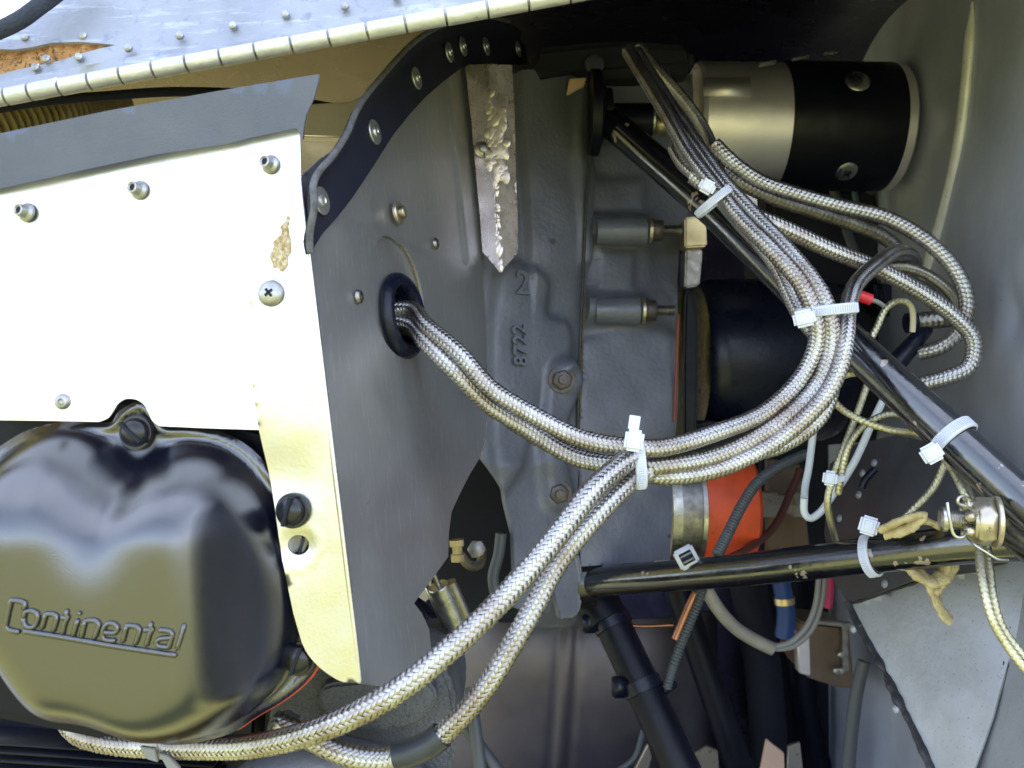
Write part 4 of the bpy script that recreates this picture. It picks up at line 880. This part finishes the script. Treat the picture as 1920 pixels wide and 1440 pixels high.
# P clamp on the lower tube
pc = empty('cushioned_clip', P(1300, 1055, .54), 'cushioned metal clip with a square pale head on the lower mount tube', 'clip')
m_ = axisM(P(1287, 1045, .527), Vector((-.05, -1, .1))) @ Matrix.Rotation(R(-62), 4, 'Z')
me = boxme('clip_head', .0125, .0125, .004, .0012); place('clip_head', me, m_, WWIRE, pc)
place('clip_window', boxme('clip_window', .0072, .0078, .003, .0003), m_ @ Matrix.Translation((0, 0, .0012)), VOID, pc)
for dx in (-.0018, .0018): place('clip_tongue', boxme('clip_tongue', .0010, .007, .001, 0), m_ @ Matrix.Translation((dx, 0, .0029)), GWIRE, pc)
block('clip_strap', [(1296, 1066), (1312, 1062), (1322, 1090), (1306, 1098)], facing(.528), .006, STEEL, pc, .001)
place('clip_bolt', lathe_me('clip_bolt', [(0, .0022), (.002, .002), (.0030, .0008), (.0032, 0)], 20), axisM(P(1309, 1076, .528), Vector((0, -1, 0))), STEEL, pc)
block('clip_pad', [(1300, 1078), (1340, 1060), (1348, 1090), (1330, 1110), (1296, 1118), (1290, 1100)], facing(.545), .02, BLKP, pc, .003)
# black ties and clips on the strut
for q, lab in [((1150, 1175), 'black cable tie round the upper end of the slanting strut'), ((1205, 1308), 'black clip pad round the middle of the slanting strut')]:
    e_ = empty('strut_clip', P(q[0], q[1], .60), lab, 'clip'); axs = (P(1290, 1470, .55) - P(1125, 1120, .60)).normalized()
    tpar = (q[1] - 1120) / 350; c_ = P(1125, 1120, .60).lerp(P(1290, 1470, .55), tpar * .93)
    bar('clip_band', c_, axs, [(.0121, -.004), (.0133, -.0038), (.0133, .0038), (.0121, .004)], BLKP, e_, 36)
    place('clip_block', boxme('clip_block', .009, .012, .009, .001), axisM(c_ + Vector((-.0155, -.004, .001)), (0, -1, 0)), BLKP, e_)
place('clip_arm', boxme('clip_arm', .022, .006, .008, .001), axisM(P(1240, 1295, .575), Vector((0, -1, 0))) @ Matrix.Rotation(R(35), 4, 'Z'), BLKP, e_)
tag(tube('thin_hose', [(1150, 1450, .7), (1190, 1420, .70), (1210, 1360, .71), (1240, 1300, .72)], .0022, GRAPE, None), 'thin grey hose looping behind the slanting strut near the bottom', 'hose')
tag(block('tan_sheet', [(1160, 1500), (1215, 1395), (1222, 1420), (1200, 1500)], facing(.76), .004, CAD, None, .0006), 'sliver of tan sheet behind the slanting strut at the bottom', 'metal tab')

# ---- clamps and brass bits below the baffle
hc_ = empty('hose_clamp', P(835, 1130, .46), 'bright steel hose clamp with barrel screw below the side panel', 'clamp')
axc = (P(862, 1190, .47) - P(820, 1095, .46)).normalized(); pc0 = P(822, 1098, .46); Lc = .0265
place('clamp_barrel', lathe_me('clamp_barrel', [(0, 0), (.0052, 0), (.0056, .0006), (.0056, Lc - .0006), (.0050, Lc), (0, Lc)], 24), axisM(pc0, axc), STEEL, hc_)
place('clamp_barrel', lathe_me('clamp_barrel', [(0, 0), (.0030, 0), (.0030, Lc * 1.05), (0, Lc * 1.05)], 20), axisM(pc0 + Vector((.0062, .002, .0015)), axc), STEELD, hc_)
place('clamp_strap', boxme('clamp_strap', .0040, .0016, Lc * 1.05, .0004), axisM(pc0 + Vector((-.0066, .001, 0)) + axc * Lc * .5, axc), STEEL, hc_)
place('clamp_nut', prism_me('clamp_nut', 6, .0046, .006), axisM(pc0 + axc * Lc, axc), CAD, hc_)
tube('clamp_screw', [pc0 - axc * .012, pc0], .0016, STEELD, hc_, straight=True)
tag(tube('black_elbow_hose', [(770, 1140, .50), (800, 1165, .495), (820, 1215, .49), (826, 1270, .485), (815, 1330, .48)], .0075, BLKP, None), 'black rubber hose curving down behind the edge of the side panel', 'hose')
tag(tube('black_elbow_hose', [(800, 1130, .52), (828, 1165, .515), (842, 1215, .51), (848, 1270, .505)], .0038, BLKP, None), 'thinner black hose between the curving black hose and the steel clamp', 'hose')
bf_ = empty('fuel_fitting', P(860, 1030, .58), 'small yellow brass pipe fitting in the dark gap right of the side panel', 'fitting')
bar('fitting_body', P(856, 1012, .58), (.08, 0, -1), [(0, 0), (.0052, 0), (.0052, .004), (.0036, .0045), (.0036, .009), (.0050, .0095), (.0050, .014), (0, .014)], BRASS, bf_, 6)
tube('fitting_pipe', [(862, 1040, .58), (880, 1060, .585), (900, 1058, .59), (905, 1030, .6)], .0030, CAD, bf_)
place('fitting_nut', prism_me('fitting_nut', 6, .0065, .007), axisM(P(895, 1030, .60), (0, -1, .2)), STEELD, bf_)
tag(tube('dark_hose', [(940, 1000, .56), (935, 1040, .56), (925, 1080, .56), (930, 1120, .56)], .0036, GRAPE, None), 'dark hose hanging just right of the brass fitting', 'hose')
for i, (a, b, c, lab) in enumerate([((850, 1330), (900, 1400), (960, 1480), 'lowest dark hose right of the heat shrink'), ((880, 1290), (890, 1360), (905, 1470), 'steep dark hose right of the heat shrink')]):
    tag(tube('dark_hose', [(*a, .56), (*b, .55), (*c, .54)], .004, GRAPE, None), lab, 'hose')
tag(block('drain_fitting', [(500, 1352), (520, 1345), (545, 1350), (560, 1366), (545, 1385), (520, 1378)], facing(.372), .012, CASE, None, .002), 'small grey pipe boss under the rocker cover where a braided lead begins', 'fitting')

# ================================================================== CABLES
G1 = 'thick braided ignition leads tied in a loop'
rj = .0044; rm = .0038
braid('braided_lead', [(1196, 850, .385), (1160, 875, .378), (1110, 920, .368), (1040, 1010, .358), (950, 1115, .347), (850, 1212, .338), (730, 1305, .332), (600, 1368, .334), (480, 1398, .345), (370, 1402, .358), (250, 1398, .372), (190, 1390, .378), (145, 1374, .386), (120, 1335, .395), (118, 1280, .40)], .0045, label='braided lead in front that sweeps from the middle tie down left under the rocker cover', group=G1)
braid('braided_lead', [(1215, 885, .392), (1180, 905, .388), (1120, 965, .378), (1050, 1050, .372), (1000, 1140, .366), (960, 1210, .362), (920, 1275, .360), (870, 1338, .360), (822, 1384, .362)], .0043, label='braided lead that drops from the middle tie into a black heat shrink sleeve', group=G1)
tag(tube('heat_shrink_sleeve', [(828, 1378, .3618), (805, 1396, .3622), (770, 1412, .363), (742, 1419, .364)], .0056, SHRINK, None, seg=28), 'black heat shrink sleeve joining two braided leads at the bottom', 'sleeve')
braid('braided_lead', [(752, 1416, .3640), (710, 1424, .365), (650, 1415, .366), (600, 1394, .368), (556, 1370, .370), (525, 1355, .372)], .0044, label='short braided lead from the black heat shrink to the boss under the rocker cover', group=G1)
sp_in = SP.pt(gr_c[0], gr_c[1], -.012)
def toP(v): return ((v.x / v.y) * F + 960, 720 - (v.z - CH) / v.y * F, v.y)
g0 = toP(sp_in + Vector((-.004, 0, .004))); 
K = [(-6, -4), (10, 10), (-2, 18)]
braid('braided_lead', [g0, (768, 580, .415), (800, 612, .403), (860, 662, .396), (920, 728, .394), (1000, 778, .392), (1090, 822, .388), (1180, 838, .384), (1250, 838, .388), (1340, 812, .396), (1430, 775, .406), (1496, 715, .412), (1528, 655, .412), (1530, 600, .410), (1500, 530, .412), (1440, 462, .420), (1390, 412, .430), (1335, 345, .442), (1290, 285, .456), (1245, 205, .475), (1205, 140, .495), (1178, 96, .51)], rm, n=12, label='innermost braided lead of the loop, running from grommet to bay top', group=G1)
braid('braided_lead', [(g0[0] + 4, g0[1] + 18, g0[2] - .001), (766, 610, .412), (800, 644, .402), (850, 694, .398), (915, 758, .402), (990, 805, .404), (1080, 858, .400), (1180, 872, .394), (1250, 872, .394), (1350, 852, .400), (1450, 800, .406), (1524, 735, .410), (1556, 665, .410), (1556, 595, .409), (1530, 535, .413), (1470, 462, .424), (1420, 410, .434), (1360, 345, .446), (1316, 285, .460), (1272, 222, .478), (1232, 160, .497), (1192, 98, .512)], rm, n=12, label='braided lead in the middle of the loop bundle', group=G1)
braid('braided_lead', [(g0[0] + 6, g0[1] + 30, g0[2] + .004), (775, 618, .421), (830, 660, .414), (890, 722, .412), (960, 790, .416), (1060, 846, .412), (1160, 876, .404), (1240, 893, .398), (1330, 884, .400), (1400, 858, .402), (1468, 818, .404), (1540, 752, .404), (1574, 690, .405), (1586, 630, .408), (1590, 580, .416), (1604, 535, .430), (1636, 502, .448), (1676, 474, .475), (1704, 476, .50), (1716, 500, .525), (1700, 530, .54)], rm, m=BRAID, n=12, label='outermost braided lead of the loop bundle beside the second tie', group=G1)
braid('braided_lead', [(1330, 862, .412), (1400, 852, .414), (1470, 832, .416), (1530, 790, .418), (1556, 740, .420), (1560, 690, .421), (1540, 640, .424), (1500, 590, .432), (1450, 490, .445), (1390, 420, .455), (1330, 350, .462), (1285, 310, .470), (1265, 278, .478)], rm, n=12, label='braided lead lying underneath the loop bundle', group=G1)
braid('braided_lead', [(1300, 330, .452), (1340, 358, .448), (1400, 398, .446), (1470, 428, .448), (1560, 470, .452), (1640, 502, .458), (1720, 545, .462), (1785, 590, .464), (1824, 635, .465), (1818, 685, .466), (1780, 706, .468), (1720, 722, .474)], .0041, label='braided lead crossing rightward from the first tie and hooking back at the firewall', group=G1)
braid('braided_lead', [(1338, 270, .500), (1380, 310, .500), (1430, 342, .500), (1500, 366, .498), (1580, 388, .496), (1660, 408, .494), (1730, 446, .490), (1785, 498, .487), (1813, 560, .486), (1800, 618, .488), (1765, 650, .492), (1725, 662, .498)], .0041, m=BRAID, label='uppermost braided lead that arches over to the right and ends behind the tube', group=G1, n=10)
braid('braided_lead', [(1330, 306, .520), (1380, 338, .520), (1450, 372, .520), (1530, 398, .520), (1610, 424, .520), (1665, 450, .520), (1700, 492, .522)], .0040, m=BRAIDD, label='dull braided lead just below the uppermost one', group=G1, n=10, q=1)
braid('braided_lead', [(1640, 505, .500), (1690, 500, .500), (1740, 516, .500), (1785, 552, .500), (1806, 600, .502)], .0030, m=BRAIDD, label='thin dull braided lead inside the right hand loop', group=G1, n=10, q=1)
braid('braided_lead', [(1650, 522, .510), (1700, 526, .510), (1748, 548, .510), (1788, 590, .510), (1800, 640, .51)], .0030, m=BRAIDD, label='second thin dull braided lead inside the right hand loop, nearer the tube', group=G1, n=10, q=1)
braid('braided_lead', [(1196, 88, .530), (1230, 130, .528), (1275, 180, .525), (1312, 230, .522), (1336, 280, .515), (1348, 330, .505), (1352, 352, .50)], .0036, m=BRAIDD, label='dark braided lead hanging behind the bright pair at the top', group=G1, n=10, q=1)
braid('braided_lead', [(1215, 120, .540), (1262, 190, .538), (1298, 240, .534), (1322, 290, .526), (1334, 350, .51)], .0034, m=BRAIDD, label='darkest braided lead hanging behind the bright pair at the top', group=G1, n=10, q=1)
vb_ = empty('braided_plug', P(1760, 598, .50), 'dark braided plug end with a black collar beside the right hand loop', 'plug')
braid('b', [(1716, 604, .505), (1750, 600, .503), (1790, 596, .50)], .0048, m=BRAIDD, n=10, parent=vb_, q=1)
bar('plug_collar', P(1700, 606, .505), (1, 0, .08), [(0, 0), (.0058, 0), (.0058, .005), (.004, .0055), (0, .0055)], BLKP, vb_, 24)
tag(tube('rubber_boot', [(1660, 700, .50), (1690, 670, .50), (1720, 635, .50), (1736, 618, .505)], .0062, BLKP, None, rfun=lambda t, L: 1 - .35 * t / L), 'black rubber boot pointing up beside the right hand loop', 'boot')
# ---- thin leads
G2 = 'thin olive shielded wires round the mount tubes'
def thin(name, pts, lab, r=.0017, m=None): braid(name, pts, r, m=m or BRAIDO, n=6, q=1, label=lab, group=G2, pitch=r * 8, cover=1.0, cat='wire', core=mat_olive)
mat_olive = mat('olive_core', (.35, .32, .18), .5)
thin('shielded_wire', [(1552, 722, .455), (1580, 705, .452), (1620, 702, .450), (1665, 740, .448), (1710, 790, .443), (1752, 838, .430), (1784, 878, .418), (1806, 920, .408), (1824, 960, .404), (1836, 1000, .404), (1838, 1060, .390), (1846, 1110, .382), (1860, 1160, .378), (1885, 1205, .376), (1930, 1262, .372), (2010, 1330, .37), (2120, 1380, .37)], 'olive shielded wire that follows the diagonal tube and drops at the castle nut')
thin('shielded_wire', [(1740, 800, .446), (1764, 838, .436), (1790, 880, .424), (1812, 915, .414), (1832, 960, .408), (1848, 1010, .406), (1856, 1070, .394), (1862, 1120, .386), (1876, 1170, .382), (1902, 1210, .378), (1940, 1250, .374), (2020, 1310, .372), (2130, 1350, .372)], 'olive shielded wire paired on the right of the one at the castle nut')
thin('shielded_wire', [(1556, 742, .460), (1580, 768, .456), (1620, 790, .450), (1670, 806, .446), (1720, 812, .444), (1752, 828, .440)], 'olive shielded wire running level below the diagonal tube')
thin('shielded_wire', [(1628, 716, .480), (1606, 778, .478), (1582, 840, .475), (1560, 900, .474), (1552, 950, .476), (1568, 1016, .486)], 'upright olive shielded wire held by the small tie')
thin('shielded_wire', [(1735, 800, .470), (1700, 782, .470), (1660, 778, .470), (1618, 800, .470), (1590, 840, .470), (1576, 900, .472), (1572, 925, .474)], 'olive shielded wire that arches into the small tie')
thin('shielded_wire', [(1772, 868, .440), (1752, 912, .440), (1720, 948, .440), (1692, 976, .442)], 'short olive shielded wire running down to the cord knot')
thin('shielded_wire', [(1625, 650, .478), (1645, 612, .478), (1660, 580, .478), (1680, 565, .478), (1700, 566, .478)], 'short olive shielded wire bent over at the black boot')
tag(tube('cream_wire_end', [(1698, 565, .478), (1708, 574, .478), (1712, 592, .478), (1711, 622, .48)], .0016, mat('cream_wire', (.6, .55, .38), .5), None), 'cream bare end of the bent wire by the black boot', 'wire')
tag(tube('white_wire', [(1655, 752, .500), (1632, 800, .500), (1610, 850, .500), (1588, 890, .500), (1560, 930, .50), (1540, 958, .50), (1520, 972, .50), (1508, 960, .50), (1508, 935, .50)], .0021, WWIRE, None), 'white wire running down behind the small tie and hooking up', 'wire')
tag(tube('white_wire', [(1526, 800, .515), (1521, 842, .515), (1516, 880, .512), (1510, 910, .508), (1508, 932, .502)], .0021, WWIRE, None), 'short upright white wire left of the small tie', 'wire')
rt = empty('red_terminal', P(1617, 556, .470), 'small red insulated ring terminal behind the second tie', 'terminal')
tube('terminal_sleeve', [(1600, 549, .455), (1618, 557, .455), (1633, 562, .455)], .0030, RED, rt)
tube('terminal_wire', [(1632, 562, .456), (1645, 566, .457), (1656, 573, .46)], .0012, GWIRE, rt)
tag(tube('black_cable', [(1690, 850, .52), (1640, 880, .53), (1622, 900, .53), (1616, 915, .53)][1:], .0022, BLKP, None), 'stub of black cable on the dark recess panel', 'cable')
# knotted cord
kd = empty('lacing_cord_knot', P(1730, 1000, .44), 'frayed yellowish cord tied round the lower mount tube', 'cord')
def strip(name, pts, r, fl=.6): return tube(name, pts, r, CORD, kd, seg=14, step=.0012, flat=fl, rfun=lambda t, L: 1 + .10 * np.sin(t * 900) + .08 * np.sin(t * 2300))
strip('cord_wrap', [(1652, 994, .438), (1690, 976, .430), (1730, 966, .428), (1700, 992, .432), (1660, 1000, .440)], .0032)
strip('cord_wrap', [(1700, 975, .434), (1740, 978, .432), (1775, 996, .436), (1790, 1006, .442)], .0028)
strip('cord_tail', [(1712, 1056, .450), (1728, 1076, .446), (1745, 1100, .444), (1758, 1130, .444), (1768, 1150, .444), (1782, 1164, .444)], .0036, .5)
strip('cord_tail', [(1772, 1056, .448), (1770, 1080, .446), (1758, 1104, .446), (1745, 1112, .446)], .0048, .5)
strip('cord_wrap', [(1694, 1052, .450), (1720, 1078, .446), (1750, 1090, .445), (1776, 1072, .446), (1778, 1050, .45)], .0050, .5)

# ---- cable ties
G3 = 'white nylon cable ties'
def on_seg(a, b, px):
    a, b = P(*a), P(*b); lo, hi = 0, 1
    for _ in range(40):
        m_ = (lo + hi) / 2; q = a.lerp(b, m_); x = q.x / q.y * F + 960
        if (x > px) == ((a.x / a.y) > (b.x / b.y)): lo = m_
        else: hi = m_
    return toP(q)
def tie(label, c, axis, ra, rb, rot, w=.0042, head=None, hrot=0, hs=(.0078, .0062, .0050), tail=None, a0=0, a1=360, m=NYLON):
    """band round the centre c, semi-axis ra seen across, rb in depth; head box at angle"""
    c = P(*c); ax = Vector(axis).normalized(); view = (Vector((0, 0, CH)) - c).normalized()
    e1 = ax.cross(view).normalized(); e2 = e1.cross(ax).normalized()
    if e2.dot(view) < 0: e2 = -e2
    o = empty('cable_tie', c, label, 'cable tie', G3)
    n = 56; V = []; th = .0011
    for i in range(n):
        a = R(a0 + (a1 - a0) * i / n)
        for (k, hw) in ((0, -.5), (1, -.42), (1, .42), (0, .5), (-.6, .5), (-.6, -.5)):
            V.append(c + e1 * math.cos(a) * (ra + th * .7 * k) + e2 * math.sin(a) * (rb + th * .7 * k) + ax * hw * w)
    f = [(i * 6 + j, ((i + 1) % n) * 6 + j, ((i + 1) % n) * 6 + (j + 1) % 6, i * 6 + (j + 1) % 6) for i in range(n) for j in range(6)]
    bm = bmesh.new(); bv = [bm.verts.new(v) for v in V]; [bm.faces.new([bv[k] for k in q]) for q in f]; bmesh.ops.recalc_face_normals(bm, faces=bm.faces); bmobj('tie_band', bm, m, o, True, 40)
    # teeth of the band
    bm = bmesh.new()
    for i in range(0, 30):
        a = R(20 + i * 4.6); q = c + e1 * math.cos(a) * (ra + th * .9) + e2 * math.sin(a) * (rb + th * .9)
        nn = (e1 * math.cos(a) / ra + e2 * math.sin(a) / rb).normalized(); tt_ = ax.cross(nn)
        M = Matrix((ax, tt_, nn)).transposed().to_4x4(); M.translation = q
        bmesh.ops.create_cube(bm, size=1, matrix=M @ Matrix.Diagonal((w * .62, .0004, .0010, 1)))
    t = bmobj('band_teeth', bm, m, o, False); t['kind'] = 'stuff'
    hp = P(*head) if head else c + e1 * (ra + .002)
    mm = axisM(hp, view) @ Matrix.Rotation(R(hrot), 4, 'Z')
    th_ = place('tie_head', boxme('tie_head', *hs, .0014, 3), mm, m, o)
    place('head_slot', boxme('head_slot', hs[0] * .5, hs[1] * .45, .0006, .0002, 1), mm @ Matrix.Translation((0, 0, hs[2] * .5)), m, th_)
    if tail: place('tie_tail', boxme('tie_tail', tail[0], w * .95, .0011, .0003, 1), mm @ Matrix.Translation((tail[1], tail[2], 0)), m, o)
    return o
tie('white cable tie highest on the braided bundle, below the satin motor', (1338, 378, .436), (.62, -.05, -.78), .0098, .0085, 0, head=(1326, 350, .424), hrot=-30, hs=(.0078, .0066, .005))
tie('white cable tie with a long level band round the right side of the loop', (1550, 583, .411), (.10, 0, -1), .0132, .0070, 0, w=.0050, head=(1508, 597, .400), hrot=12, hs=(.0096, .0075, .0055))
tie('white cable tie in the middle of the picture with its head pointing up', (1196, 862, .388), (1, 0, .10), .0122, .0085, 0, w=.0050, head=(1189, 826, .374), hrot=82, hs=(.0092, .0080, .0055), tail=(.006, .0075, .001))
tie('white cable tie with ribbed band round the diagonal black tube', on_seg((1935, 960, .385), (1590, 640, .452), 1786), P(1935, 960, .385) - P(1590, 640, .452), .0112, .0108, 0, w=.0062, head=(1747, 850, .398), hrot=32, hs=(.0090, .0085, .006))
tie('white cable tie with its head above the lower black tube', on_seg((1800, 1022, .43), (1400, 1068, .51), 1634), P(1800, 1022, .43) - P(1400, 1068, .51), .0104, .0102, 0, w=.0050, head=(1629, 986, .448), hrot=75, hs=(.0094, .0092, .006))
tie('smallest white cable tie round the thin olive wires', (1566, 898, .472), (.3, 0, -1), .0044, .0036, 0, w=.0040, head=(1556, 897, .464), hrot=-8, hs=(.0072, .0078, .005))
tg = empty('tie_under_cover', P(300, 1415, .35), 'greyish tie with cut end peeping out under the rocker cover', 'cable tie', G3)
block('tie_band', [(262, 1400), (290, 1404), (296, 1430), (275, 1424)], facing(.358), .002, GWIRE, tg, .0003)
block('tie_tail', [(296, 1412), (316, 1418), (336, 1440), (340, 1470), (318, 1450)], facing(.357), .002, GWIRE, tg, .0003)
# three pale tabs hanging at the far edge of the cowl skin
for i, (a, b, c, d_) in enumerate([(1424, 118, 1456, 112), (1487, 108, 1518, 103), (1546, 97, 1571, 96)]):
    tag(block('edge_clip', [(a, b), (c, d_), (c, d_ + 5), (a, b + 5)], facing(.60), .004, STEEL, None, .0004), ['leftmost', 'middle', 'rightmost'][i] + ' of three small bright clips above the motor on the dark cowl edge', 'clip', 'bright clips above the motor')
bpy.context.view_layer.update()
for m in bpy.data.materials:
    if '_' in m: del m['_']
